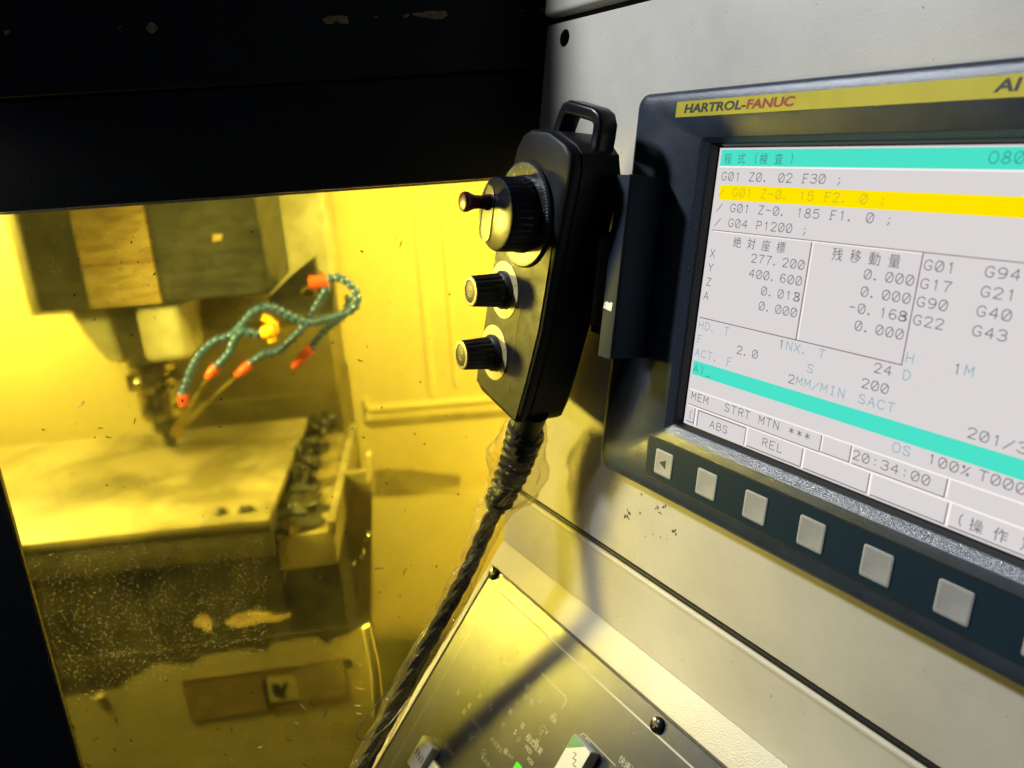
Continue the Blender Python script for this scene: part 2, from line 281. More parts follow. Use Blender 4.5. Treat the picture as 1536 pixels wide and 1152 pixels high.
# smudges and scuffs of dirt on the cream paint
def blob(mb,x,y,r,z,n=9,e=1.0,a=0):
    P=[]
    for i in range(n):
        t=2*math.pi*i/n; q=r*random.uniform(.35,1.15); u,v=q*math.cos(t)*e,q*math.sin(t); P.append((x+u*math.cos(a)-v*math.sin(a), y+u*math.sin(a)+v*math.cos(a)))
    mb.prism(P,z,z+.04)
sd=MB(mm)
for px,py,r in ((940,772,1.3),(943,768,.9),(985,762,.8),(990,768,.7),(997,760,.8),(1011,800,.9),(1013,795,.5),(962,742,.5),(960,770,.5),(968,805,.3),(980,802,.35),(990,806,.35),(1000,808,.3),(790,690,.0)):
    if r:
        p=PF.inverted()@at(px,py,PO+PN*-.0099,PN)
        for k in range(4): blob(sd,p.x/mm+random.uniform(-r,r)*1.3,p.y/mm+random.uniform(-r,r)*1.3,r*.75,-9.99,7,1.8,random.uniform(0,3))
for k in range(150):
    x=random.choice([random.uniform(-168,-60),random.uniform(-168,255)]); y=random.uniform(-215,70)
    blob(sd,x,y,random.uniform(.12,.38),-9.99,6,random.uniform(1,2),random.uniform(0,3))
for k in range(45): blob(sd,random.uniform(-165,250),random.uniform(-262,-232),random.uniform(.12,.35),-9.99,6,random.uniform(1,3),random.uniform(0,3))
o=obj('dirt_speckle',sd,M['dirt'],cab); o['kind']='stuff'

# ================================================================== MONITOR
mon=thing('monitor','blue grey machine monitor with lit program screen and a row of blank soft keys below','monitor',PF)
bz=MB(mm); X0,X1m,Y0,Y1=-63,236,-171,27; k=6
def lp(dx,z,r): return [(x,y,z) for x,y in rr(X0+dx,X1m-dx,Y0+dx,Y1-dx,r,k)]
def li(a,b,c,d,z,r): return [(x,y,z) for x,y in rr(a,b,c,d,r,k)]
bz.loft([lp(0,-9.95,7),lp(0,-3.4,7),lp(.35,-2.0,6.8),lp(1.2,-1.0,6),lp(3,-.38,5),lp(5.6,0,4),li(-13.2,176,-136.8,5.0,0,2),li(-12.8,175.5,-136.4,4.7,-.25,2)],cap0=False,cap1=False)
obj('bezel',bz,M['bezel'],mon)
bi=MB(mm); bi.loft([li(-12.8,175.5,-136.4,4.7,-.25,2),li(-9.8,169.5,-132.9,2.6,-2.6,1.2)],cap0=False,cap1=False); obj('bezel_slope',bi,M['sparkle'],mon)
b2=MB(mm); b2.loft([li(-9.8,169.5,-132.9,2.6,-2.6,1.2),li(-8.7,168.7,-132.2,2.0,-3.2,1),li(-7.6,167.6,-131.2,1.2,-6.5,.5),li(-3.3,163.5,-129.4,-.2,-6.5,.3)],cap0=False,cap1=False); obj('screen_gasket',b2,M['bezel_in'],mon)
gk=MB(mm); gk.loft([li(-62.4,235.4,-170.4,26.4,-10.4,6),li(-62.4,235.4,-170.4,26.4,-9.9,6)]); obj('mounting_gasket',gk,M['seam'],mon)
Z=-4.6
sc=MB(mm); sc.box(-4.5,164.5,-130,.5,-9.5,Z); scr=obj('screen',sc,M['s_bg'],mon,smooth=False)
def bar(name,m,*boxes,z=.12):
    b=MB(mm)
    for x0,x1,y0,y1 in boxes: b.box(x0,x1,y0,y1,Z-.2,Z+z)
    return obj(name,b,m,scr,smooth=False)
bar('teal_band',M['s_teal'],(-3.2,163.3,-7.4,-.3)); bar('teal_band',M['s_teal'],(-3.2,163.3,-105,-98.3))
bar('yellow_band',M['s_yel'],(-1.2,163.3,-22.4,-15.7))
bar('highlight_rule',M['s_hi'],(-3.2,163.3,-8.1,-7.45),(-1.9,102.4,-36.9,-36.45),(54.7,55.2,-77,-36.8),(-3.2,163.3,-112.7,-112.1),(74.9,75.4,-119.4,-112.5),(89,89.5,-119.4,-112.5),(128.3,128.9,-119.4,-112.5),(-3.2,163.3,-120.75,-120.1),
    (35.4,36.3,-129.3,-120.7),(67.0,67.9,-129.3,-120.7),(98.7,99.6,-129.3,-120.7),(130.2,131.1,-129.3,-120.7),(161.8,162.6,-129.3,-120.7),(2.9,3.6,-129.3,-120.7),z=.14)
bar('rule',M['s_line'],(-2.6,163.3,-36.4,-36.05),(53.9,54.4,-77.2,-36.2),(102.4,102.8,-77.2,-36.2),(-3.2,102.8,-77.5,-77.1),(-3.2,74.2,-120.1,-119.75),(74.2,88.3,-119.8,-119.5),(90,127.6,-119.8,-119.5),(74.2,74.6,-119.8,-112.7),(88.3,88.7,-119.8,-112.7),(127.6,128,-119.8,-112.7),
    (4.3,34.8,-121.6,-121.2),(4.3,4.7,-129,-121.2),(34.8,35.15,-129.1,-121.4),(66.4,66.8,-129.1,-121.0),(98.1,98.5,-129.1,-121.0),(129.6,130.0,-129.1,-121.0),(36.6,66.6,-129.2,-128.8),(68.3,98.3,-129.2,-128.8),(100,129.8,-129.2,-128.8),(131.5,161.5,-129.2,-128.8),(1.9,2.3,-129,-121),(-3,1.9,-128.6,-128.2),z=.13)
ink=MB(mm); blue=MB(mm); iy=MB(mm); tk=MB(mm)
z=Z+.2
for s,x,y in [("G01 Z0. 02 F30 ;",-1.4,-13.7),("/ G01 Z-0. 185 F1. 0 ;",-1.6,-27.4),("/ G04 P1200 ;",-1.6,-34.0),("X",-2.2,-48.6),("Y",-2.2,-55.1),("Z",-2.2,-61.8),("A",-2.6,-68.4),
    ("277. 200",23.2,-48.2),("400. 600",23.2,-54.8),("0. 013",31.5,-61.4),("0. 000",31.5,-68.0),("0. 000",80.2,-48.3),("0. 000",80.2,-54.9),("-0. 163",76.1,-61.5),("0. 000",80.2,-68.1),
    ("G01",103.5,-42.2),("G17",103.5,-48.8),("G90",103.5,-55.3),("G22",103.5,-61.9),("G94",125.2,-42.0),("G21",125.2,-48.6),("G40",125.2,-55.2),("G43",125.2,-61.9),("2. 0",22.6,-89.4),("1",45.2,-82.2),("24",91.6,-82.3),("200",87.6,-89.2),("2",53.2,-95.6),("1",121.2,-75.9),
    ("201/302",130.8,-96.3),("MEM",-1.9,-117.0),("STRT MTN ***",20.3,-117.0),("20:34:00",89.4,-117.6),("100%",118.9,-109.6),("T0001",137.4,-109.4),("ABS",12.6,-127.3),("REL",44.6,-126.3),("(",-2.4,-126.6),("(",133.2,-127),(")",154.2,-127)]:
    ink=MB(mm)
    if 0: pass
    elif '.' in s and s[0] in '-0123456789': # numeric columns: the point takes half a cell
        a,b_2=s.split('. '); strokes(ink,a+'.',x,y,z=z); strokes(ink,b_2,x+4.13*(len(a)+1)+.9,y,cell=4.13,z=z)
    else: strokes(ink,s,x,y,z=z)
    obj('readout_text',ink,M['s_ink'],scr,smooth=False)
for x_ in (49.3,97.3): ink=MB(mm); strokes(ink,"8",x_,-61.45,z=z); obj('readout_text',ink,M['s_ink'],scr,smooth=False)
strokes(iy,"/ G01 Z-0. 15 F2. 0 ;",-1.6,-20.6,z=z)
for s,x,y in [("HD. T",-3.3,-82.5),("F",-3.3,-89.2),("ACT. F",-3.3,-95.8),("NX. T",49.4,-82.2),("S",61.6,-89.2),("MM/MIN",57.3,-95.5),("SACT",87.4,-95.5),("H",103.4,-75.9),("D",103.4,-82.3),("M",125.4,-75.7),("OS",105.0,-109.6)]: blue=MB(mm); strokes(blue,s,x,y,z=z); obj('readout_text',blue,M['s_blue'],scr,smooth=False)
strokes(tk,"A)_",-2.9,-103.6,z=z); obj('readout_text',tk,M['s_tealink'],scr,smooth=False); tk=MB(mm); strokes(tk,"O8001",118.6,-5.4,gh=3.6,z=z)
obj('readout_text',iy,M['s_inky'],scr,smooth=False); obj('readout_text',tk,M['s_tealink'],scr,smooth=False)
def kan(s,x0,y,m,pitch=8.25,size=5.0):
    for i,c in enumerate(s):
        if c!=' ': text('heading_text',c,(x0+i*pitch)*mm,y*mm,size*mm,m,scr,z=(Z+.2)*mm,width=size*.88*mm,offset=-.00004 if 0 else 0,extrude=0)
kan('程式',-.8,-6.1,M['s_tealink']); kan('検査',20.2,-6.1,M['s_tealink']); strokes(tk,"",0,0)
pb=MB(mm); strokes(pb,'(',16.0,-5.8,z=z); strokes(pb,')',35.6,-5.8,z=z); obj('heading_text',pb,M['s_tealink'],scr,smooth=False)
kan('絶対座標',11.8,-42.4,M['s_ink'],8.3,5.2); kan('残移動量',64.9,-42.5,M['s_ink'],8.3,5.4); kan('操作',138.4,-127.2,M['s_ink'],8.2,5.2)
# nameplate strip
ns=MB(mm); ns.box(-32,215,14.3,21.4,-.15,.25); strip=obj('nameplate',ns,M['strip'],mon)
text('lettering','HARTROL-',-26.3*mm,16.2*mm,5.3*mm,M['ink'],strip,z=.3*mm,width=38.6*mm,offset=.00018,shear=.12)
text('lettering','FANUC',12.6*mm,16.2*mm,5.3*mm,M['red_ink'],strip,z=.3*mm,width=26*mm,offset=.00018,shear=.12)
text('lettering','AI f',118.6*mm,16.3*mm,5.6*mm,M['ink'],strip,z=.3*mm,width=14*mm,offset=.00014,shear=.15)
# soft key strip
kp=MB(mm); kp.prism(rr(-22.6,206,-162.2,-141.4,1,3),-.2,.35,.2); obj('key_plate',kp,M['keyplate'],mon)
ge=MB(mm); ge.box(-23.3,206,-162.9,-162.3,-.1,.12); ge.box(-23.3,-22.7,-162.3,-141.2,-.1,.12); ge.box(-23.2,206,-141.3,-140.8,-.1,.12); obj('plate_groove',ge,M['seam'],mon)
kb=MB(mm); kb.loft([[(x,y,.3) for x,y in rr(-6.4,6.4,-6.4,6.4,1,4)],[(x,y,.65) for x,y in rr(-6.4,6.4,-6.4,6.4,1,4)],[(x,y,.85) for x,y in rr(-6.1,6.1,-6.1,6.1,.9,4)],[(x,y,.85) for x,y in rr(-5.2,5.2,-5.2,5.2,.8,4)],[(x,y,.75) for x,y in rr(-4.7,4.7,-4.7,4.7,.7,4)]])
key0=obj('soft_key',kb,M['key'],mon,label='soft key with a black arrow pointing left'); key0.location=(-9.3*mm,-152.6*mm,0)
ar=MB(mm); ar.prism([(-2.9,0),(1.6,-2.3),(1.6,2.3)],.76,.84); obj('arrow',ar,M['ink'],key0)
for i in range(1,7):
    c=key0.copy(); col.objects.link(c); c.parent=mon; c.location=((-9.3+30.15*i)*mm,-152.6*mm,0)
    del c['label']

# ================================================================== PENDANT BRACKET
br=thing('pendant_bracket','dark bent sheet steel bracket standing out from the left side of the monitor','bracket',PF)
def shape(mb,pts,x0,x1):   # polygon in (u,n), extruded in x
    mb.loft([[(x,a,b) for a,b in pts] for x in (x0,x1)])
s1=MB(mm); shape(s1,[(-13.9,.2),(-13.9,22.5),(-103.2,22.5),(-103.2,.2)],-35,-33); obj('side_plate',s1,M['bracket'],br,bevel=.0004)
f1=MB(mm); f1.prism([(-43,-14.2),(-33,-14.2),(-33,-103.4),(-43,-103.4)],20.5,23); fl=obj('flange',f1,M['bracket'],br,bevel=.0005)
wv=MB(mm); wv.prism([(-42.6,-79),(-36,-79.8),(-35.4,-75.6),(-37,-75.2),(-38.2,-76),(-40,-75.3),(-42,-76)],23.0,23.1); obj('worn_spot',wv,M['worn'],fl)
gr=MB(mm); gr.box(-43.2,-35.5,-42,-40.2,22.8,23.06); obj('fold_notch',gr,M['seam'],fl)
h1=MB(mm); h1.box(-58,-43,-45.5,-42,12,18); h1.box(-58,-43,-94,-90.5,12,18); h1.box(-48,-45,-90.5,-45.5,12,17); h1.box(-43.1,-40,-94,-42,12,20.6); ho=obj('holder_frame',h1,M['bracket'],br,bevel=.0005)
h2=MB(mm); h2.box(-58.2,-55,-90.5,-45.5,13,18.6); obj('holder_lit_edge',h2,M['brass'],br,bevel=.0004)  # yellow light on this edge is put into its colour

# ================================================================== HAND PENDANT
pen=thing('handwheel_pendant','black hand pendant with round handwheel and two ribbed selector knobs hanging beside the monitor','pendant',HF)
def outline(dx,t=0):
    P=[(-47.5+dx,-83+dx),(-49+dx*.9,-78),(-48+dx,-40),(-46+dx,0),(-42+dx,40),(-38+dx,60),(-33+dx,68.5-dx),(-25,72.5-dx),(-8,74.5-dx),(8,72-dx),(14.5-dx,69-dx),(17.6-dx,62),(17.6-dx,50),(15.8-dx,10),(16-dx,-24),(12-dx,-55),(8.6-dx,-76),(7-dx,-81+dx),(3,-84.5+dx),(-40,-85.5+dx)]
    return P
bd=MB(mm); bd.loft([[(x*.94,y*.96,-32) for x,y in outline(2)],[(x,y,-29) for x,y in outline(.2)],[(x,y,-7) for x,y in outline(0)],[(x,y,-6.4) for x,y in outline(.7)],[(x,y,-5.6) for x,y in outline(.7)],[(x,y,-5) for x,y in outline(0)],[(x,y,-2.2) for x,y in outline(0)],[(x,y,-.7) for x,y in outline(.8)],[(x,y,0) for x,y in outline(2.4)]])
body=obj('body',bd,M['shell'],pen)
fpz=MB(mm); fpz.prism([(-46,-81.5),(-43,26),(13,26),(13.3,6),(13.4,-24),(9.2,-56),(4.6,-81.8)],.02,.5,.2); obj('face_plate',fpz,M['plate'],pen)
gl=MB(mm)
gl.box(-8.6,-7.6,-70,-16,.5,.62); obj('face_line',gl,M['seam'],pen)  # thin black line laid on the face plate
# carrying handle
hx=lambda x,y,z:(x,y,z)
hpth=[(-30,64,-22),(-28,72,-22),(-25,81,-22),(-23.5,83.8,-22),(-20,85.2,-22),(2,85.4,-22),(6,84.4,-22),(8.2,81.5,-22),(8.6,76,-22),(8.6,64,-22)]
hd=MB(mm)
def sq(p,t,a,b):
    t=V(t).normalized(); s=V((0,0,1)); q=t.cross(s)
    return [tuple(V(p)+q*u+s*v) for u,v in [(x,y) for x,y in rr(-a,a,-b,b,1.8,3)]]
ls=[]
for i,p in enumerate(hpth):
    t=V(hpth[min(i+1,len(hpth)-1)])-V(hpth[max(i-1,0)]); ls.append(sq(p,t,3.5,5.5))
hd.loft(ls); obj('handle',hd,M['shiny'],pen)
# graduated dial and handwheel
CX,CY=-17.5,30
dl=MB(mm); dl.lathe([(27.6,0),(27.6,1.6),(26.9,2.4),(24.9,2.6),(24.9,2.6)],(CX,CY,0),n=96); dial=obj('scale_dial',dl,M['dial'],pen)
tk2=MB(mm)
for i in range(100):
    t=2*math.pi*i/100; L=3.0 if i%10==0 else 1.7
    c_,s_=math.cos(t),math.sin(t); a,b=26.6,26.6-L; wd=.22
    tk2.add([(CX+c_*a-s_*wd,CY+s_*a+c_*wd,2.72),(CX+c_*a+s_*wd,CY+s_*a-c_*wd,2.72),(CX+c_*b+s_*wd,CY+s_*b-c_*wd,2.75),(CX+c_*b-s_*wd,CY+s_*b+c_*wd,2.75)],[(0,1,2,3)])
obj('scale_marks',tk2,M['silver'],dial,smooth=False)
for i in range(10):
    t=math.pi/2-2*math.pi*i/10
    o=text('scale_number',str(i*10),-1.8*mm if i else -.9*mm,-1.2*mm,3.2*mm,M['silver'],dial,extrude=0)
    o.location=((CX+21.9*math.cos(t))*mm,(CY+21.9*math.sin(t))*mm,2.72*mm); o.rotation_euler=(0,0,t-math.pi/2)
wh=MB(mm); wh.lathe([(20,2.2),(20,5),(19.2,6),(19.2,17),(18.6,18.1),(17.6,18.5)],(CX,CY,0),n=144,rib=.016,nrib=36); wheel=obj('handwheel',wh,M['shiny'],pen)
wf=MB(mm); 
wf.loft([[(CX+x,CY+y,18.5) for x,y in rr(-15,-1.5,-17,13,6.5,6)],[(CX+x,CY+y,19.0) for x,y in rr(-15,-1.5,-17,13,6.5,6)],[(CX+x,CY+y,19.0) for x,y in rr(-14,-2.5,-16,12,5.6,6)],[(CX+x,CY+y,18.6) for x,y in rr(-14,-2.5,-16,12,5.6,6)]]); obj('finger_recess',wf,M['shiny'],wheel)
ck=MB(mm); ck.lathe([(4.2,18.5),(4.2,20),(3.6,21.5),(3.4,24),(3.6,27),(4.6,29.5),(5.2,31),(5.2,32.6),(4.6,33.6),(3.2,34)],(CX-8.5,CY+4,0),n=28); obj('crank_knob',ck,M['redk'],wheel)
# selector knobs
for kx,ky in ((-28.0,-15.8),(-29.6,-55.0)):
    rg=MB(mm); rg.lathe([(16.2,.5),(16.2,.8),(15.8,.95),(15.8,.95)],(kx,ky,0),n=48); rgo=obj('scale_ring',rg,M['ring'],pen)
    tm=MB(mm)
    for i in range(9):
        t=math.radians(-30+30*i); c_,s_=math.cos(t),math.sin(t)
        for a,b in ((14.8,13.0),): tm.add([(kx+c_*a-s_*.2,ky+s_*a+c_*.2,1.0),(kx+c_*a+s_*.2,ky+s_*a-c_*.2,1.0),(kx+c_*b+s_*.2,ky+s_*b-c_*.2,1.02),(kx+c_*b-s_*.2,ky+s_*b+c_*.2,1.02)],[(0,1,2,3)])
    obj('ring_mark',tm,M['ink'],rgo,smooth=False)
    kb_=MB(mm); kb_.lathe([(10.6,.9),(10.8,2.6),(9.9,4.0),(9.2,4.6)],(kx,ky,0),n=32); kb_.lathe([(9.6,3.8),(9.4,6),(8.5,20.4),(8.2,21)],(kx,ky,0),n=144,rib=.09,nrib=18); kn=obj('selector_knob',kb_,M['knob'],pen)
    cr=MB(mm); cr.lathe([(8.2,21),(8.2,21.7),(7.6,21.9),(6.5,21.9),(6.4,21.2)],(kx,ky,0),n=36); obj('knob_rim',cr,M['brass'],kn)
    cc=MB(mm); cc.lathe([(6.3,21.0),(6.3,21.5),(6.0,21.6)],(kx,ky,0),n=32); cco=obj('knob_cap',cc,M['shiny'],kn) if 0 else None
    kc=MB(mm); kc.lathe([(6.35,21.25),(6.35,21.55),(6.0,21.7)],(kx,ky,0),n=32); obj('knob_cap',kc,M['rubber'],kn)
    cm=MB(mm)
    for a0,a1 in ((40,320),):
        n=20
        for i in range(n):
            t0=math.radians(a0+(a1-a0)*i/n); t1=math.radians(a0+(a1-a0)*(i+1)/n)
            for ra,rb in ((2.9,2.65),(1.4,1.2)):
                cm.add([(kx+ra*math.cos(t0),ky+ra*math.sin(t0),21.75),(kx+rb*math.cos(t0),ky+rb*math.sin(t0),21.75),(kx+rb*math.cos(t1),ky+rb*math.sin(t1),21.75),(kx+ra*math.cos(t1),ky+ra*math.sin(t1),21.75)],[(0,1,2,3)])
    obj('cap_mark',cm,M['brass'],kn,smooth=False)

# ================================================================== CABLE, BOOT AND FILM
def spline(P,n):
    P=[V(p) for p in P]; out=[]; Q=[P[0]*2-P[1]]+P+[P[-1]*2-P[-2]]
    for i in range(1,len(Q)-2):
        for j in range(n):
            t=j/n; a,b,c,d=Q[i-1],Q[i],Q[i+1],Q[i+2]
            out.append(.5*((2*b)+(c-a)*t+(2*a-5*b+4*c-d)*t*t+(3*b-a-3*c+d)*t**3))
    out.append(P[-1]); return out
def dray(px,py,d): return ray(px,py).normalized()*d
cpts=[dray(808,600,.450),dray(788,650,.476),dray(772,700,.490),dray(748,752,.500),dray(722,810,.508),dray(697,865,.514),dray(664,925,.528),dray(628,990,.545),dray(592,1060,.565),dray(556,1130,.585),dray(520,1200,.60)]
cab_path=spline(cpts,14)
cable=thing('pendant_cable','dark braided cable running from the pendant boot down along the yellow window','cable',Matrix.Translation(cpts[2]))
CI=cable.matrix_world.inverted()
cbm=MB()
# three twisted strands
for k3 in range(3):
    P=[]
    for i,p in enumerate(cab_path[34:]):
        t=(cab_path[min(i+35,len(cab_path)-1)]-cab_path[i+33]).normalized(); a=t.orthogonal().normalized(); b=t.cross(a); th=i*.33+k3*2.094
        P.append(CI@(p+(a*math.cos(th)+b*math.sin(th))*.0017))
    o_=MB(); o_.tube(P,.0034,8); obj('strand',o_,M['cord'],cable)
bt=MB(); P=[CI@p for p in cab_path[4:46]]; bt.tube(P,lambda f:.0088-.0022*f,12)
# helical fins of the boot
hel=[]
seg_=cab_path[12:44]
for i in range(len(seg_)*8):
    u=i/8; a=seg_[min(int(u),len(seg_)-2)]; b=seg_[min(int(u)+1,len(seg_)-1)]; p=a.lerp(b,u-int(u)); t=(b-a).normalized()
    q=t.orthogonal().normalized(); r2=t.cross(q); th=u*2*math.pi/3.4; hel.append(CI@(p+(q*math.cos(th)+r2*math.sin(th))*(.0098-.0028*i/(len(seg_)*8))))
ht=MB(); ht.tube(hel,.0022,7); bo=obj('strain_relief_boot',bt,M['rubber'],cable); obj('boot_spiral',ht,M['rubber'],bo)
fm=MB(); ls=[]; NP=len(cab_path)
fp_=cab_path[10:]
for i,p in enumerate(fp_):
    f=i/(len(fp_)-1); t=(fp_[min(i+1,len(fp_)-1)]-fp_[max(i-1,0)]).normalized()
    side=t.cross(p.normalized()).normalized(); dep=side.cross(t)
    base=.0080+.0110*math.exp(-((f-.13)/.11)**2)
    off=side*(.0025*math.exp(-((f-.12)/.12)**2))
    loop=[]
    for j in range(26):
        th=2*math.pi*j/26; nz=noise.noise(V((math.cos(th)*1.3,math.sin(th)*1.3,i*.06)))*.7+noise.noise(V((math.cos(th)*3,math.sin(th)*3,i*.16+9)))*.35
        R_=base*(1+nz*(.7 if f<.3 else .45)); loop.append(tuple(p+off+side*math.cos(th)*R_+dep*math.sin(th)*R_*.8))
    ls.append(loop)
fm.loft(ls,cap0=False,cap1=False)
obj('plastic_film',fm,M['wrap'],None,label='crumpled clear plastic film wrapped loosely round the pendant cable',cat='plastic film')
# loose film tails near the bottom
def tail(name,pts,r=.00035):
    t_=MB(); t_.tube(spline(pts,8),r,5); return obj(name,t_,M['clearfilm'],bpy.data.objects['plastic_film'])
tail('film_fold',[dray(598,1015,.545),dray(570,1050,.545),dray(545,1080,.545),dray(535,1105,.545),dray(555,1108,.545),dray(585,1085,.545),dray(612,1050,.545)])
tail('film_fold',[dray(596,1070,.545),dray(575,1082,.545),dray(548,1106,.545),dray(540,1110,.545)],.00025)
tail('film_fold',[dray(748,757,.484),dray(770,735,.484),dray(778,727,.484)],.00035)
tail('film_fold',[dray(745,760,.484),dray(757,757,.484),dray(766,742,.484),dray(771,724,.484)],.00035)

# ================================================================== OPERATION PANEL
op=thing('operation_panel','black film operation panel with pale print on the slope below the monitor','panel',QF)
ov=MB(mm); ov.prism([(6.3,-32),(18,-19.9),(428,-19.9),(428,-295),(6.3,-295)],-2.1,-1.0,.25); obj('overlay',ov,M['overlay'],op)
ff=MB(mm); ff.prism([(6.3,-31.6),(6.3,-19.9),(17.6,-19.9)],-2.1,-1.3); obj('corner_window',ff,M['clearfilm'],op)
gp=MB(mm); gp.box(5.6,430,-19.8,-18.4,-2.15,-1.6); gp.box(5.5,6.2,-295,-19.8,-2.15,-1.6); obj('panel_gap',gp,M['seam'],op)
z0=-.97
def flat(mb,pts,wd,z=z0):
    for (a,b),(c,d) in zip(pts,pts[1:]):
        L=math.hypot(c-a,d-b) or 1; nx,ny=-(d-b)/L*wd/2,(c-a)/L*wd/2
        mb.add([(a+nx,b+ny,z),(a-nx,b-ny,z),(c-nx,d-ny,z),(c+nx,d+ny,z)],[(0,1,2,3)])
def q(px,py,h=-.001):
    p=QF.inverted()@at(px,py,QO+N4*h,N4); return p.x/mm,p.y/mm
ln=MB(mm); flat(ln,[(18.5,-29.6),(428,-29.6)],1.0); obj('border_line',ln,M['print_'],op,smooth=False)
l2=MB(mm); flat(l2,[(18.5,-30),(18.5,-290)],.35); obj('border_line',l2,M['printdim'],op,smooth=False)
g1=MB(mm); A=q(812,1008); B=q(847,1053); yl=B[1]
flat(g1,[(A[0],yl+2.5),(B[0]-2,yl+2.5),(B[0],yl+1.8),(B[0]+.8,yl),(B[0]+.6,yl-4)],.35)
A=q(872,1098); B=q(925,1136); flat(g1,[(A[0]+.3,A[1]-4),(A[0]+.3,A[1]-1.5),(A[0]+1.5,A[1]),(A[0]+3,A[1]+.5),(B[0]+2,A[1]+.5)],.35)
obj('group_outline',g1,M['print_'],op,smooth=False)
wl=MB(mm)
for x_,y_ in ((760,110),(860,215),(630,305),(720,415),(500,505),(595,620),(550,670),(685,535),(945,670),(1050,790),(1200,575),(1130,590),(1320,705),(1170,930),(905,1010),(1085,455),(1000,165),(880,335)):
    a,b=q(600+x_/5.704,950+y_/5.704); wl.box(a-1.6,a+1.6,b-1.6,b+1.6,z0-.02,z0+.02)
obj('indicator_window',wl,M['printdim'],op)
def legend(s,px,py,size,m='print_',sp=1.0):
    a,b=q(px,py); return text('legend',s,a*mm,b*mm,size*mm,M[m],op,z=(z0+.02)*mm,extrude=0,spacing=sp)
legend('F0',874,1115,5.2); legend('快速進給',927,1141,4.4); legend('程式結束',788,1107,4.2); legend('M02/',787,1122,3.4); legend('M30',790,1140,3.4); legend('5',770,1100,4.4); legend('7',733,1060,4.0)
legend('選擇停止',721,1137,3.2,'printdim'); legend('單節執行',706,1080,3.2,'printdim'); legend('機械鎖定',735,1110,3.4,'printdim'); legend('自動',824,1077,3.4); legend('?',818,1102,4)
legend('機',784,1046,4,'printdim'); legend('程式測試',666,1118,3,'printdim'); legend('START',757,1128,3.0,'printdim')
ic=MB(mm)
for px,py,r in ((814,1096,2.7),(755,1087,1.5),(778,1110,1.6),(776,1054,1.5),(708,1105,2.4),(726,1130,2.2),(737,1065,1.2),(755,1027,2.0)):
    a,b=q(px,py); P=[(a+r*math.cos(t*.6283),b+r*math.sin(t*.6283)) for t in range(9)]; flat(ic,P,.35); flat(ic,[(a-r*.4,b),(a+r*.5,b+.2)],.5); flat(ic,[(a,b-r*.9),(a,b-r*.1)],.4)
obj('icon',ic,M['printdim'],op,smooth=False)
def scr_at(px,py,r,lab):
    a,b=q(px,py); s_=MB(mm); s_.lathe([(r,-1.0),(r,-.4),(r*.92,.6),(r*.6,1.3),(r*.2,1.5)],(a,b,0),n=28); so=obj('screw',s_,M['screw'],op,label=lab)
    rc=MB(mm)
    for w_,h_ in ((r*1.0,r*.26),(r*.26,r*1.0)): rc.box(a-w_/2,a+w_/2,b-h_/2,b+h_/2,1.2,1.56 if w_>h_ else 1.57)
    obj('cross_slot',rc,M['seam'],so)
    ww=MB(mm); ww.lathe([(r*.30,1.1),(r*.26,1.7),(r*.1,1.8)],(a-r*.35,b+r*.35,0),n=10); obj('worn_spot',ww,M['screwworn'],so)
scr_at(741,861,4.6,'black screw in the corner of the panel'); scr_at(987,1088,4.3,'black cross head screw by the upper edge')
def keycap(name,apx,w_,h_,lab):
    a,b=q(*apx,h=.006); c=MB(mm); P=rr(a,a+w_,b-h_,b,1.2,3)
    c.loft([[(x,y,-1.2) for x,y in P],[(x,y,4.6) for x,y in P],[(a+w_/2+(x-a-w_/2)*.93,b-h_/2+(y-b+h_/2)*.93,5.8) for x,y in P]]); return obj(name,c,M['cap'],op,label=lab),a,b
k1,a,b=keycap('key_cap',(634,1101),15,21,'yellowish white key cap lettered FN1'); text('lettering','FN1',(a+2.6)*mm,(b-13)*mm,6.6*mm,M['ink'],k1,z=5.9*mm,extrude=0,width=10*mm,offset=.00008)
k2,a,b=keycap('key_cap',(860,1099),17,26,'white key cap with a green corner'); g_=MB(mm); g_.prism([(a+.8,b-.7),(a+.8,b-8.8),(a+11.5,b-.7)],5.82,5.9); obj('green_corner',g_,M['green'],k2)
wvp=MB(mm); flat(wvp,[(a+6.5,b-7.5),(a+9,b-7),(a+8.2,b-10),(a+11,b-9.4),(a+10.2,b-12.4),(a+13,b-12)],.45,5.9); obj('wave_mark',wvp,M['ink'],k2,smooth=False)
a,b=q(780,1146); gd=MB(mm); gd.box(a-2,a+3,b-5,b,-1.0,.6); obj('indicator_lamp',gd,M['led'],op,bevel=.0005)
a,b=q(655,1140); kk=MB(mm); kk.box(a,a+16,b-14,b,-1,2.5); obj('key_cap',kk,M['cap'],op,bevel=.0012,label='low grey key cap partly in view at the bottom edge')
dd=MB(mm)
for k in range(520):
    x=6+420*random.random()**1.6; y=-random.uniform(21,200); r=random.uniform(.08,.26)*(1 if random.random()<.93 else 1.7); dd.add([(x+r*math.cos(t),y+r*.8*math.sin(t),z0+.03) for t in (0,1.3,2.5,3.8,5.1)],[(0,1,2,3,4)])
o=obj('dust_speck',dd,M['silver'],op,smooth=False); o['kind']='stuff'

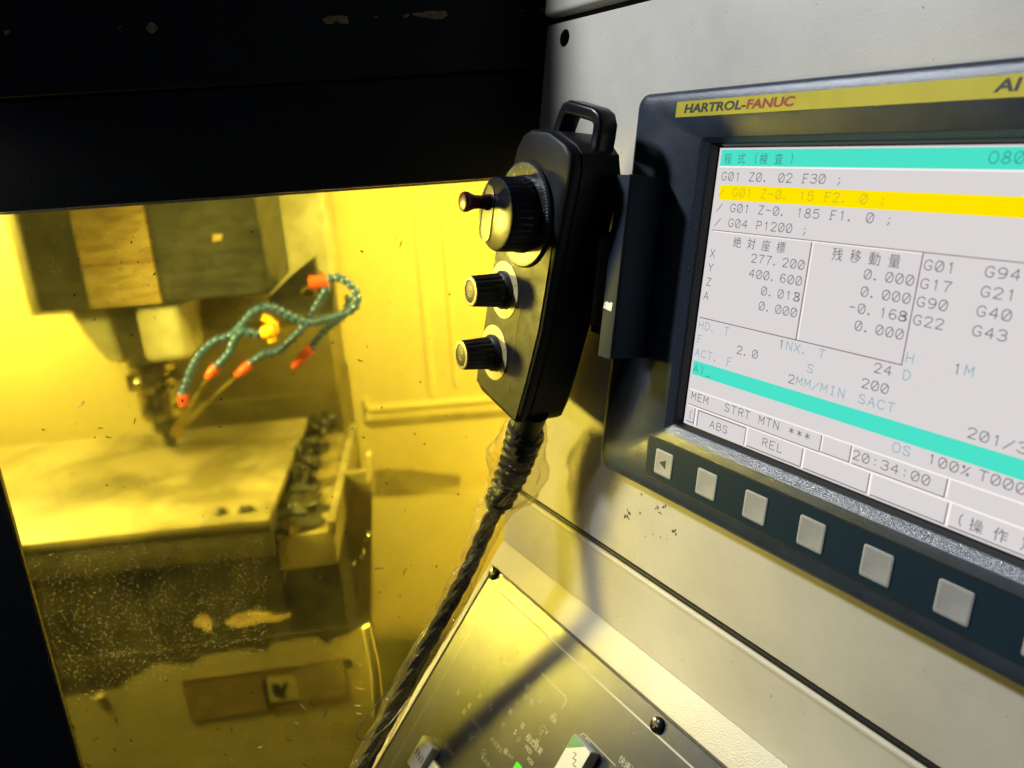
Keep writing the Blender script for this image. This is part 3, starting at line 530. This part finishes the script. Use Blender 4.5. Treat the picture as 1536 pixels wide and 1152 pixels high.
# ================================================================== MACHINE DOOR
DY=.56
dr=thing('machine_door','blue black painted sliding machine door with chipped paint along its header','door',Matrix.Translation((-.31,DY,-.6)))
DI=dr.matrix_world.inverted()
def wbox(mb,x0,x1,y0,y1,z0_,z1): 
    o_=dr.location; return mb.box(x0-o_.x,x1-o_.x,y0-o_.y,y1-o_.y,z0_-o_.z,z1-o_.z)
hh=MB(); wbox(hh,-1.0,.70,DY,DY+.010,-.0336,.0325); hdr=obj('door_rail',hh,M['door'],dr,bevel=.0008)
h2=MB(); wbox(h2,-1.0,.70,DY-.004,DY+.035,.0350,.212); hdu=obj('header_panel',h2,M['door'],dr,bevel=.002)
sb_=MB(); wbox(sb_,-1.0,.70,DY+.0101,DY+.034,.028,.040); obj('seam_light_block',sb_,M['seam'],dr)  # added out of sight to stop light leaking through the seam
st=MB(); wbox(st,-1.0,-.318,DY-.001,DY+.0065,-.9,-.0338); obj('door_stile',st,M['door'],dr,bevel=.0008)
s2=MB(); wbox(s2,.125,.70,DY,DY+.0065,-.9,-.0338); obj('door_stile',s2,M['door'],dr,bevel=.0008)
pn=MB(); wbox(pn,-.3178,.1248,DY+.0025,DY+.0055,-.9,-.0338); pane=obj('window_pane',pn,M['pane'],dr,smooth=False)
of=MB(); o_=dr.location; of.add([(x-o_.x,DY+.0057-o_.y,z_-o_.z) for x,z_ in ((-.3178,-.9),(.1248,-.9),(.1248,-.0338),(-.3178,-.0338))],[(0,1,2,3)]); obj('oil_film',of,M['oilfilm'],pane,smooth=False)
gs=MB(); wbox(gs,-.3178,.1248,DY+.0004,DY+.0022,-.0352,-.0338); wbox(gs,-.3178,-.3166,DY+.0004,DY+.0022,-.9,-.0353); obj('pane_gasket',gs,M['brass'],dr)
def patch_poly(pts,Y,z=.0006):
    P=[atY(x,y,Y) for x,y in pts]; return [(p.x,p.z) for p in P]
def ragged(pts,amp=2.0,n=5):
    out=[]
    for (a,b),(c,d) in zip(pts,pts[1:]+pts[:1]):
        for i in range(n):
            t=i/n; out.append((a+(c-a)*t+random.uniform(-amp,amp)*(i>0),b+(d-b)*t+random.uniform(-amp,amp)*(i>0)))
    return out
def sheet(mb,poly,Y0,Y1,off=V((0,0,0))):
    mb.loft([[(x-off.x,Yy-off.y,z_-off.z) for x,z_ in poly] for Yy in (Y0,Y1)]); return mb
YH=DY-.004
for pts in ([(484,28),(494,24),(520,24),(523,36),(514,36),(503,31),(499,36),(488,36)],[(604,23),(612,20),(614,25),(606,27)],[(617,20),(640,17),(668,16),(672,22),(664,29),(648,28),(630,26)],[(562,24),(566,23),(567,26),(563,27)],
            [(219,40),(226,33),(233,36),(237,42),(230,51),(222,48)],[(176,41),(182,39),(180,43)],[(5,46),(16,45),(12,53),(7,52)],[(780,15),(784,14),(784,18),(781,18)],[(808,12),(826,10),(828,18),(812,17)],[(797,12),(801,13),(806,17),(803,17)]):
    m_=MB(); sheet(m_,patch_poly(ragged(pts,.9,3),YH),YH-.0004,YH+.0005,dr.location); obj('chipped_paint',m_,M['primer'],dr)

# chips stuck to the window
YG=DY+.0023
CL={(203,632):'thick dark chip slanting on the window left of the cutter',(120,607):'thin bright curl on the window far left of the cutter',(150,643):'small dark flat curl on the window above the table, left of the cutter',
(568,854):'dark arched chip lying flat over the pale guard, left one of two',(608,858):'dark slanting chip over the pale guard, right one of two',(602,366):'thin dark hook shaped chip by the wall ridge left of the upper knob',(540,540):'faint dark chip on the window above the short wall ridge',
(330,640):'tiny dark chip on the window just right of the cutter',(163,655):'dark sliver on the window lowest of the few left of the cutter',(143,1108):'dark chip in the lower left corner of the window, tilted upward',(112,1090):'short dark chip beside the lower left edge of the window',
(175,1080):'upright dark sliver below the round bolt on the apron',(133,1147):'dark chip cut by the bottom edge of the picture, at the left',(434,1109):'dark flat chip below the sticker, nearest the middle',(468,1055):'dark chip with a bright twin on the sticker bottom edge',
(455,1059):'bright slanting chip at the sticker bottom edge left of a dark one',(487,1070):'steep dark chip just below the right end of the sticker',(540,1032):'bright flat chip right of the sticker, upper one near the cable',(458,1147):'dark chip cut by the bottom edge of the picture, mid window',
(348,1094):'tiny upright dark chip below the left half of the sticker',(390,1120):'small bright chip low on the window below the sticker',(537,1058):'bright flat chip right of the sticker, middle one of three',(538,1070):'bright flat chip right of the sticker, lowest of three',
(445,1084):'small bright chip right below the sticker pictogram',(578,727):'bright speck like chip on the dark slot cover',(540,995):'bright chip between the sticker corner and the lit edge strip'}
chips=[(203,632,6,100,0),(120,607,8,-30,1),(150,643,5,170,0),(568,854,8,175,0),(608,858,8,115,0),(602,366,6,110,0),(540,540,5,20,0),(330,640,4,15,0),(163,655,6,10,0),(143,1108,7,-40,0),(112,1090,6,40,0),(175,1080,5,80,0),(133,1147,6,30,0),(434,1109,7,20,0),(468,1055,7,60,0),(455,1059,8,50,1),(487,1070,8,-68,0),(540,1032,8,12,1),(458,1147,6,35,0),(348,1094,5,80,0),(390,1120,5,-25,1),(537,1058,5,5,1),(538,1070,5,10,1),(445,1084,4,20,1),(578,727,5,0,1),(540,995,6,30,1)]
for cx_,cy_,L,a,br_ in chips:
    t=math.radians(a); P=[]
    for i in range(6):
        f=i/5-.5; p=atY(cx_+f*L*1.8*math.cos(t)-(.25-f*f)*L*.8*math.sin(t),cy_+f*L*1.8*math.sin(t)+(.25-f*f)*L*.8*math.cos(t),YG); P.append(p-atY(cx_,cy_,YG))
    c=MB(); c.tube(P,lambda f:.00045*(1-.6*abs(2*f-1)),5)
    obj('metal_chip',c,M['chipb' if br_ else 'chip'],None,mw=Matrix.Translation(atY(cx_,cy_,YG)),label=CL[(cx_,cy_)],cat='metal chip',group='metal chips stuck to the window')
sp=MB()
def speck(px,py,r,Yy=YG):
    p=atY(px,py,Yy); a0=random.uniform(0,3); e=random.uniform(1,2.5)
    P=[]
    for t in range(5):
        th=t*1.2566; u_2,v_2=r*e*math.cos(th),r*math.sin(th); P.append((p.x+u_2*math.cos(a0)-v_2*math.sin(a0),p.z+u_2*math.sin(a0)+v_2*math.cos(a0)))
    sheet(sp,P,Yy-.0001,Yy+.0001)
for k in range(7000):
    x=random.uniform(40,400); y=random.gauss(930,75)
    if y<800+ (400-x)*.06 or y>1060-(x-60)*.28+10: continue
    if noise.noise(V((x*.035,y*.035,1)))+.5*noise.noise(V((x*.12,y*.12,5)))<random.uniform(-.7,.35): continue
    speck(x,y,random.choice((.00009,.00011,.00013,.00016,.00022,.00034))*random.uniform(.8,1.2))
for k in range(240): speck(random.uniform(30,420),random.uniform(300,470),random.uniform(.00012,.00035))
for k in range(160): speck(random.uniform(100,560),random.uniform(640,1140),random.uniform(.00012,.0004))
obj('chip_dust',sp,M['chipb'],None,label='fine bright metal dust sprayed over the lower window',cat='metal dust',kind='stuff')
sp=MB()
for k in range(130): speck(random.uniform(60,700),random.uniform(300,1140),random.uniform(.0002,.0007))
obj('dirt_spots',sp,M['chip'],None,label='small dark dirt spots scattered over the yellow window',cat='dirt spots',kind='stuff')

# ================================================================== MACHINE INTERIOR
def S(name,mb,m,**kw): return obj(name,mb,m,None,kind='structure',**kw)
YW=1.45
wl_=MB(); wl_.box(-1.2,.7,YW,YW+.05,-1.1,.2); S('back_wall',wl_,M['wall'])
wl_=MB(); wl_.box(-1.25,-1.2,DY+.036,YW+.05,-1.1,.2); S('left_wall',wl_,M['wall'])
wl_=MB(); wl_.box(.66,.70,DY+.036,YW,-1.1,.2); S('right_wall',wl_,M['wall'])
wl_=MB(); wl_.box(-1.2,.66,DY+.036,YW,.165,.185); S('ceiling',wl_,M['wall'])
wl_=MB(); wl_.box(-1.2,.66,DY+.036,YW,-1.1,-1.05); S('floor',wl_,M['walldirty'])
# ridges pressed into the back wall
rg=thing('wall_panel','yellow lit removable wall panel with pressed ridges right of the column','panel',Matrix.Translation(atY(640,600,YW)))
RO=rg.location
def ridge(p,w_,h_=.003):
    P=[atY(x,y,YW) for x,y in p]; m_=MB()
    for a,b in zip(P,P[1:]):
        d=(b-a).normalized(); n_=V((-d.z,0,d.x))*w_/2
        ls=[[tuple(c+n_*s1_+V((0,-hh_,0))-RO) for c,s1_,hh_ in ((e,-1,-.0),(e,-.45,h_),(e,.45,h_),(e,1,-.0))] for e in (a,b)]
        m_.loft(ls)
    return m_
obj('ridge',ridge([(622,285),(648,596)],.018),M['wall'],rg); obj('ridge',ridge([(662,285),(684,580)],.012),M['wall'],rg)
obj('ridge',ridge([(548,616),(700,604),(800,596)],.014,.005),M['wall'],rg); obj('ridge',ridge([(548,600),(551,632)],.012,.005),M['wall'],rg)
bd_=MB(); P=[atY(x,y,YW-.004)-RO for x,y in ((546,634),(560,632),(800,614),(800,622),(560,641))]; bd_.loft([[(p.x,yy,p.z) for p in P] for yy in (-.004,.0)]); obj('ridge_shade',bd_,M['walldirty'],rg)  # darker strip stands for the shade under the lower ridge
# lower right splash guard
sg=thing('splash_guard','pale vertical sheet guard at the right of the table','guard',Matrix.Translation(atY(600,900,1.32)))
SO=sg.location
def poly(mb,pts,Yy,t=.006,O=V((0,0,0))):
    P=[atY(x,y,Yy)-O for x,y in pts]; mb.loft([[(p.x,p.y+e,p.z) for p in P] for e in (0,t)]); return mb
obj('sheet',poly(MB(),[(558,742),(800,735),(860,962),(560,962)],1.32,.0015,SO),M['wall'],sg,bevel=.001)
obj('slot_cover',poly(MB(),[(561,706),(600,706),(690,716),(691,732),(600,741),(561,740)],1.315,.0015,SO),M['walldirty'],sg)
obj('lower_sheet',poly(MB(),[(548,962),(860,955),(860,1160),(590,1160)],1.30,.002,SO),mat('green_grime',(.10,.11,.035),.5,c2=(.05,.06,.02),vscale=20),sg)
obj('edge_strip',poly(MB(),[(543,944),(554,940),(568,1000),(576,1075),(560,1080),(556,1010)],.70,.006,SO),M['wall'],sg,bevel=.001)
# column
cl_=thing('machine_column','upright machine column behind the spindle head with a grey green cover','column',Matrix.Translation((-.3,1.28,-.5)))
CO=cl_.location
zc=atY(500,440,1.28).z
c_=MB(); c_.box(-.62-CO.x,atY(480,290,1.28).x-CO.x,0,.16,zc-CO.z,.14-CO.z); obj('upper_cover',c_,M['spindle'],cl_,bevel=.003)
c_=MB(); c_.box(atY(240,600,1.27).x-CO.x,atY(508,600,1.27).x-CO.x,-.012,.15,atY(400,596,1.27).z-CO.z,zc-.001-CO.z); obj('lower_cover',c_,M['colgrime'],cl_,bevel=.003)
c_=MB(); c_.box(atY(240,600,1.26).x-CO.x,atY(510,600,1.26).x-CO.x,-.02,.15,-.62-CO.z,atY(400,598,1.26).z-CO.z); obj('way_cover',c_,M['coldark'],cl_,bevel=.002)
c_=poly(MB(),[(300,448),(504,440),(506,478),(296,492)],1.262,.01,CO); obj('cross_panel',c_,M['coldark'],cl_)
# spindle head
sh=thing('spindle_head','dark spindle head casting with a lighter masked strip, hanging over the table','spindle',Matrix.Translation((-.36,1.05,-.19)))
HO_=sh.location; ZB=-.190
hb=MB(); hb.box(-.498-HO_.x,-.208-HO_.x,0,.17,ZB-HO_.z,.145-HO_.z); obj('casting',hb,M['casting'],sh,bevel=.006,seg=3)
mk=MB(); mk.box(-.431-HO_.x,-.344-HO_.x,-.004,.0,ZB+.001-HO_.z,.14-HO_.z); obj('masked_strip',mk,M['castlight'],sh,bevel=.001)
mk=MB(); mk.box(-.431-HO_.x,-.344-HO_.x,-.006,-.0041,ZB+.055-HO_.z,ZB+.058-HO_.z); obj('strip_joint',mk,M['rust'],sh)
mk=poly(MB(),ragged([(317,352),(332,351),(331,362),(318,363)],1,3),1.049,.002,HO_); obj('worn_patch',mk,M['castlight'],sh)
SX,SY=atY(228,540,1.12).x,1.12
sn=MB(); sn.lathe([(.046,ZB+.002),(.046,ZB-.03),(.038,ZB-.075),(.034,ZB-.088)],(SX-HO_.x,SY-HO_.y,-HO_.z),(0,0,1),40); obj('spindle_nose',sn,M['spindledark'],sh)
b_1=MB(); b_1.box(-.010,.052,-.010,.07,0,.085); ob=obj('nose_cover',b_1,M['spindle'],sh,bevel=.018,seg=5); ob.location=(SX+.018-HO_.x,SY-.05-HO_.y,ZB-.082-HO_.z)
b_1=MB(); b_1.loft([[(-.085,y_,.0),(-.03,y_,.0),(-.025,y_,-.085),(-.048,y_,-.078),(-.068,y_,-.04)] for y_ in (-.01,.05)]); ob=obj('nose_cover',b_1,M['spindle'],sh,bevel=.012,seg=4); ob.location=(SX-HO_.x,SY-.03-HO_.y,ZB-HO_.z)
tl=thing('cutting_tool','oily steel tool holder with a short cutter held in the spindle','tool',Matrix.Translation((SX,SY,ZB-.088)))
t_=MB(); t_.lathe([(.024,0),(.033,-.004),(.033,-.014),(.027,-.017),(.027,-.021),(.033,-.025),(.033,-.034),(.026,-.040),(.030,-.050),(.030,-.082),(.024,-.088)],(0,0,0),(0,0,1),36); obj('tool_holder',t_,M['steel'],tl)
t_=MB(); t_.lathe([(.020,-.088),(.018,-.105),(.009,-.112),(.007,-.165),(.002,-.168)],(0,0,0),(0,0,1),20); obj('cutter',t_,M['spindledark'],tl)
for k in range(3):
    a=math.radians(200+70*k); t_=MB(); t_.box(-.006,.006,-.003,.003,-.012,.012); o=obj('clamp_screw',t_,M['steel'],tl,bevel=.002); o.location=(.032*math.cos(a),.032*math.sin(a),-.03)
# coolant hoses
def c3(x,y): return (240+x/3.2,360+y/3.2)
hoses=[('long blue segmented coolant hose looping over to the nozzle beside the tool',[(105,740),(125,690),(150,620),(200,540),(270,485),(340,460),(395,405),(450,345),(520,325),(580,345),(640,375),(720,400),(790,385),(870,360),(935,325),(945,260),(900,205),(850,182),(800,192)],((112,800),(105,745)),1.02),
 ('short blue segmented coolant hose with orange nozzle left of the amber valve',[(270,610),(300,580),(340,530),(355,480),(400,440),(440,452),(485,460)],((225,665),(268,612)),1.00),
 ('dark blue segmented coolant hose aimed at the tool from the right',[(440,590),(500,550),(570,535),(620,490),(660,450),(700,400),(740,340),(780,270),(812,215)],((365,655),(432,597)),1.04),
 ('blue segmented coolant hose whose orange nozzle points down away from the tool',[(735,512),(770,460),(820,410),(880,365),(905,310),(905,270)],((635,615),(725,520)),1.06)]
bead=None
for lab,pts,noz,Yh in hoses:
    P=spline([atY(*c3(x,y),Yh+ .0006*i) for i,(x,y) in enumerate(pts)],12)
    th_=thing('coolant_hose',lab,'hose',Matrix.Translation(P[0]),'segmented coolant hoses'); O=P[0].copy()
    acc=0; last=P[0]; placed=[P[0]]
    for p in P[1:]:
        if (p-placed[-1]).length>=.0088: placed.append(p)
    for i,p in enumerate(placed):
        if bead is None:
            bm_=MB(); bm_.lathe([(.0030,-.0055),(.0052,-.0042),(.0060,-.0010),(.0050,.0022),(.0034,.0045)],(0,0,0),(0,0,1),12); bo_=obj('segment',bm_,M['hose'],th_); bead=bo_.data
        else: bo_=link('segment',bead,th_)
        d=(placed[min(i+1,len(placed)-1)]-placed[max(i-1,0)]).normalized(); bo_.location=p-O; bo_.rotation_mode='QUATERNION'; bo_.rotation_quaternion=d.to_track_quat('Z','Y')
    a,b=[atY(*c3(*e),Yh)-O for e in noz]; d=(b-a)
    n_=MB(); n_.lathe([(.0040,0),(.0052,d.length*.06),(.0056,d.length*.35),(.0068,d.length*.4),(.0070,d.length*.92),(.0060,d.length)],tuple(a),tuple(d),14); obj('nozzle',n_,M['nozzle'],th_)
mf=thing('coolant_manifold','grimy triangular bracket and fittings holding the coolant hoses on the column','manifold',Matrix.Translation(atY(465,425,1.10))); MO=mf.location
m_=poly(MB(),[(470,388),(474,410),(500,430),(500,470),(430,470),(400,450),(425,425),(452,402)],1.10,.03,MO); obj('plate',m_,M['casting'],mf,bevel=.002)
m_=MB(); a=atY(492,423,1.05)-MO; b=atY(464,425,1.05)-MO; m_.lathe([(.008,0),(.009,.01),(.009,(b-a).length)],tuple(a),tuple(b-a),16); obj('fitting',m_,M['nozzle'],mf)
m_=MB(); m_.lathe([(.006,0),(.011,.004),(.011,.016),(.006,.02)],tuple(atY(452,440,1.06)-MO),(1,0,.3),12); obj('brass_fitting',m_,M['steel'],mf)
vv=thing('amber_valve','small amber valve lever at the end of the short coolant hose','valve',Matrix.Translation(atY(405,492,.99))); VO=vv.location
m_=MB(); m_.tube([atY(*c3(x,y),.99)-VO for x,y in ((490,370),(520,385),(548,410),(550,440),(530,460),(538,490))],.005,8); obj('lever',m_,M['valve'],vv)
m_=MB(); m_.lathe([(.006,-.008),(.009,-.004),(.009,.006),(.005,.010)],tuple(atY(*c3(515,440),.99)-VO),(1,0,.2),12); obj('valve_body',m_,M['valve'],vv)
for lab,a,b in (('thin coolant stream spraying from the left orange nozzle to the cutter',(225,665),(60,915)),('thin coolant stream spraying from the right orange nozzle to the cutter',(365,655),(62,920))):
    A_,B_=atY(*c3(*a),1.02),atY(*c3(*b),1.08); j=MB(); pts=[A_.lerp(B_,i/14)-A_+V((0,0,-.006*(i/14)**2)) for i in range(15)]; j.tube(pts,lambda f:.0020+.005*f*f,10); obj('coolant_stream',j,M['jet'],None,mw=Matrix.Translation(A_),label=lab,cat='coolant')
# table
ZT=-.41
tb=thing('machine_table','wet steel machine table with a dark grimy front edge under the spindle','table',Matrix.Translation((-.5,.9,-.6))); TO=tb.location
def tbx(name,x0,x1,y0,y1,z0_,z1,m,bev=.003): 
    b=MB(); b.box(x0-TO.x,x1-TO.x,y0-TO.y,y1-TO.y,z0_-TO.z,z1-TO.z); return obj(name,b,M[m],tb,bevel=bev)
XR=atZ(402,782,ZT).x; XE=atZ(486,800,ZT).x
tbx('top_plate',-1.1,XR,.85,1.19,ZT-.012,ZT,'table',.004)
tbx('front_edge',-1.1,XR,.853,.90,ZT-.050,ZT-.0121,'grime')
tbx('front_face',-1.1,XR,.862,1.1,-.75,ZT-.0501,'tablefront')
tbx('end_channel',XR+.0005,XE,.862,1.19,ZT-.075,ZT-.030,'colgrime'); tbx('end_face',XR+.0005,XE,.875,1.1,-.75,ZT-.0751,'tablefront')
tbx('end_rail',XE-.006,XE+.004,.86,1.19,ZT-.032,ZT-.016,'table',.002)
for px,py in ((330,772),(364,769),(372,768)):
    p=atZ(px,py,ZT); b=MB(); b.lathe([(.006,0),(.006,.004),(.003,.006)],tuple(p-TO),(0,0,1),12); obj('bolt',b,M['fixture'],tb)
o=obj('worn_patch',poly(MB(),ragged([(289,932),(300,925),(310,926),(318,935),(316,950),(308,950),(303,943),(290,940)],1.2,3),.8615,.001,TO),M['castlight'],tb)
obj('worn_patch',poly(MB(),ragged([(338,935),(352,925),(375,919),(400,920),(415,925),(436,922),(434,928),(418,933),(395,934),(378,938),(365,941),(345,942)],1.5,3),.8612,.001,TO),M['castlight'],tb)
obj('worn_patch',poly(MB(),ragged([(424,856),(430,856),(428,876),(420,884),(417,880)],1,3),.8745,.001,TO),M['castlight'],tb)
# coolant covered clamp fixture on the end of the table
fx=thing('clamping_fixture','black wet clamping fixture standing along the right end of the table','fixture',Matrix.Translation(atZ(440,790,ZT-.03))); FO=fx.location
for (px,py,h_,r_b,nm) in ((480,628,.045,.010,'clamp'),(490,640,.022,.020,'clamp'),(474,655,.034,.015,'clamp'),(468,680,.024,.018,'clamp'),(464,706,.040,.015,'clamp'),(458,735,.034,.020,'clamp'),(446,752,.020,.026,'clamp'),(440,772,.018,.036,'base_block')):
    p=atZ(px,py,ZT-.03)-FO; b=MB(); ls=[]
    for iz in range(10):
        f=iz/9; l=[]
        for j in range(20):
            t=2*math.pi*j/20; n1=noise.noise(V((math.cos(t)*1.6+px,math.sin(t)*1.6,f*5)))*.9+noise.noise(V((math.cos(t)*4,math.sin(t)*4+py,f*11)))*.5
            rr_=r_b*(1.05-.75*f**1.4)*(1+n1*.9); l.append((p.x+rr_*math.cos(t)+.006*f*math.sin(px),p.y+rr_*math.sin(t),p.z+h_*f*(1+n1*.25)))
        ls.append(l)
    b.loft(ls); obj(nm,b,M['fixture'],fx)
for px,py in ((412,765),(416,748),(446,750),(408,772),(444,800),(425,800),(437,802)):
    p=atZ(px,py,ZT-.03); b=MB(); b.lathe([(.004,0),(.004,.012),(.0025,.018)],tuple(p-FO),(.1,0,1),8); obj('stud',b,M['steel'],fx)
# chute at the right of the table with rusty streaks
ch=thing('side_chute','brown wet chute between the table end and the pale guard, streaked with rust','chute',Matrix.Translation(atY(520,800,.98))); CHO=ch.location
obj('chute_plate',poly(MB(),[(497,716),(558,708),(556,955),(478,960),(483,810)],.99,.01,CHO),M['colgrime'],ch)
for pts in ([(512,760),(520,742),(522,770),(516,800),(508,870),(500,930),(497,905),(505,850)],[(524,775),(530,790),(527,805),(522,790)],[(530,745),(536,750),(532,790),(528,770)]): obj('rust_streak',poly(MB(),ragged(pts,1.5,2),.988,.001,CHO),M['rust'],ch)
dp=MB()
for px,py in ((500,915),(497,902),(494,912),(505,905),(499,925),(548,812),(545,830),(540,838),(552,805),(536,846),(531,848),(529,852)):
    dp.lathe([(.001,-.004),(.0035,-.001),(.0035,.002),(.001,.004)],tuple(atY(px,py,.985)-CHO),(0,0,1),8)
obj('wet_drips',dp,M['steel'],ch)
obj('lit_edge',poly(MB(),[(549,684),(556,684),(557,724),(549,726)],.98,.01,CHO),M['walldirty'],ch)  # paler strip, the light on the chute edge put into colour
# apron below the table, just behind the door
ap=thing('front_apron','olive painted front apron below the table with black grime along its top','apron',Matrix.Translation(atY(300,1100,.74))); AO=ap.location
YA=.74
obj('apron_sheet',poly(MB(),[(-40,1018),(88,998),(320,968),(543,943),(556,1010),(566,1075),(600,1300),(-40,1300)],YA,.0004,AO),M['apron'],ap)
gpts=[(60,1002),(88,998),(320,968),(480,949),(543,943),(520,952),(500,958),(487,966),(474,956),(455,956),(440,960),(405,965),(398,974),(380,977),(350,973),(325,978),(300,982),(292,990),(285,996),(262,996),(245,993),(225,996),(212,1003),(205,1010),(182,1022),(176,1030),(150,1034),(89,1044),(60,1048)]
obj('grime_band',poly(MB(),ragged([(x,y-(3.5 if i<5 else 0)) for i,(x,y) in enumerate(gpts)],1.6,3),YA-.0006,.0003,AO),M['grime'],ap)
st_=thing('old_sticker','faded brown safety sticker with a smudged pictogram on the lower apron','sticker',Matrix.Translation(atY(400,1040,YA))); TO2=st_.location
obj('backing',poly(MB(),[(270,1024),(519,990),(521,1050),(285,1085)],YA-.0012,.0004,TO2),M['sticker'],st_)
obj('picture_field',poly(MB(),[(399,1020),(444,1014),(450,1050),(404,1056)],YA-.0016,.0003,TO2),M['apron'],st_)
obj('text_field',poly(MB(),[(444,1002),(516,993),(519,1048),(450,1052)],YA-.0016,.0003,TO2),M['sticker2'],st_)
obj('smudged_pictogram',poly(MB(),ragged([(407,1028),(418,1028),(420,1036),(428,1024),(430,1030),(424,1040),(430,1046),(420,1048),(410,1044)],1,2),YA-.0019,.0002,TO2),M['grime'],st_)
obj('dark_bar',poly(MB(),ragged([(392,1020),(397,1020),(402,1050),(405,1066),(401,1066),(396,1045)],.8,3),YA-.0019,.0002,TO2),M['grime'],st_)
obj('rule',poly(MB(),[(404,1058),(448,1051),(448,1052.5),(404,1060)],YA-.0019,.0002,TO2),M['grime'],st_)
obj('rule',poly(MB(),[(270,1024),(519,989),(519,991),(270,1026)],YA-.0019,.0002,TO2),M['rust'],st_)
obj('rule',poly(MB(),[(404,1067),(520,1049),(520,1051),(404,1069)],YA-.0019,.0002,TO2),M['rust'],st_)
obj('stain',poly(MB(),ragged([(514,991),(526,990),(530,998),(526,1004),(516,1002)],1,2),YA-.0019,.0002,TO2),M['tablefront'],st_)
p=atY(150,1047,YA)-AO; b=MB(); b.lathe([(.0050,0),(.0050,.002),(.003,.003)],(p.x,p.y,p.z),(0,-1,0),14); obj('bolt',b,M['apron'],ap)

scene.cycles.max_bounces=10; scene.cycles.diffuse_bounces=4; scene.cycles.glossy_bounces=4; scene.cycles.transparent_max_bounces=24; scene.cycles.caustics_reflective=False; scene.cycles.caustics_refractive=False
scene.cycles.sample_clamp_indirect=4
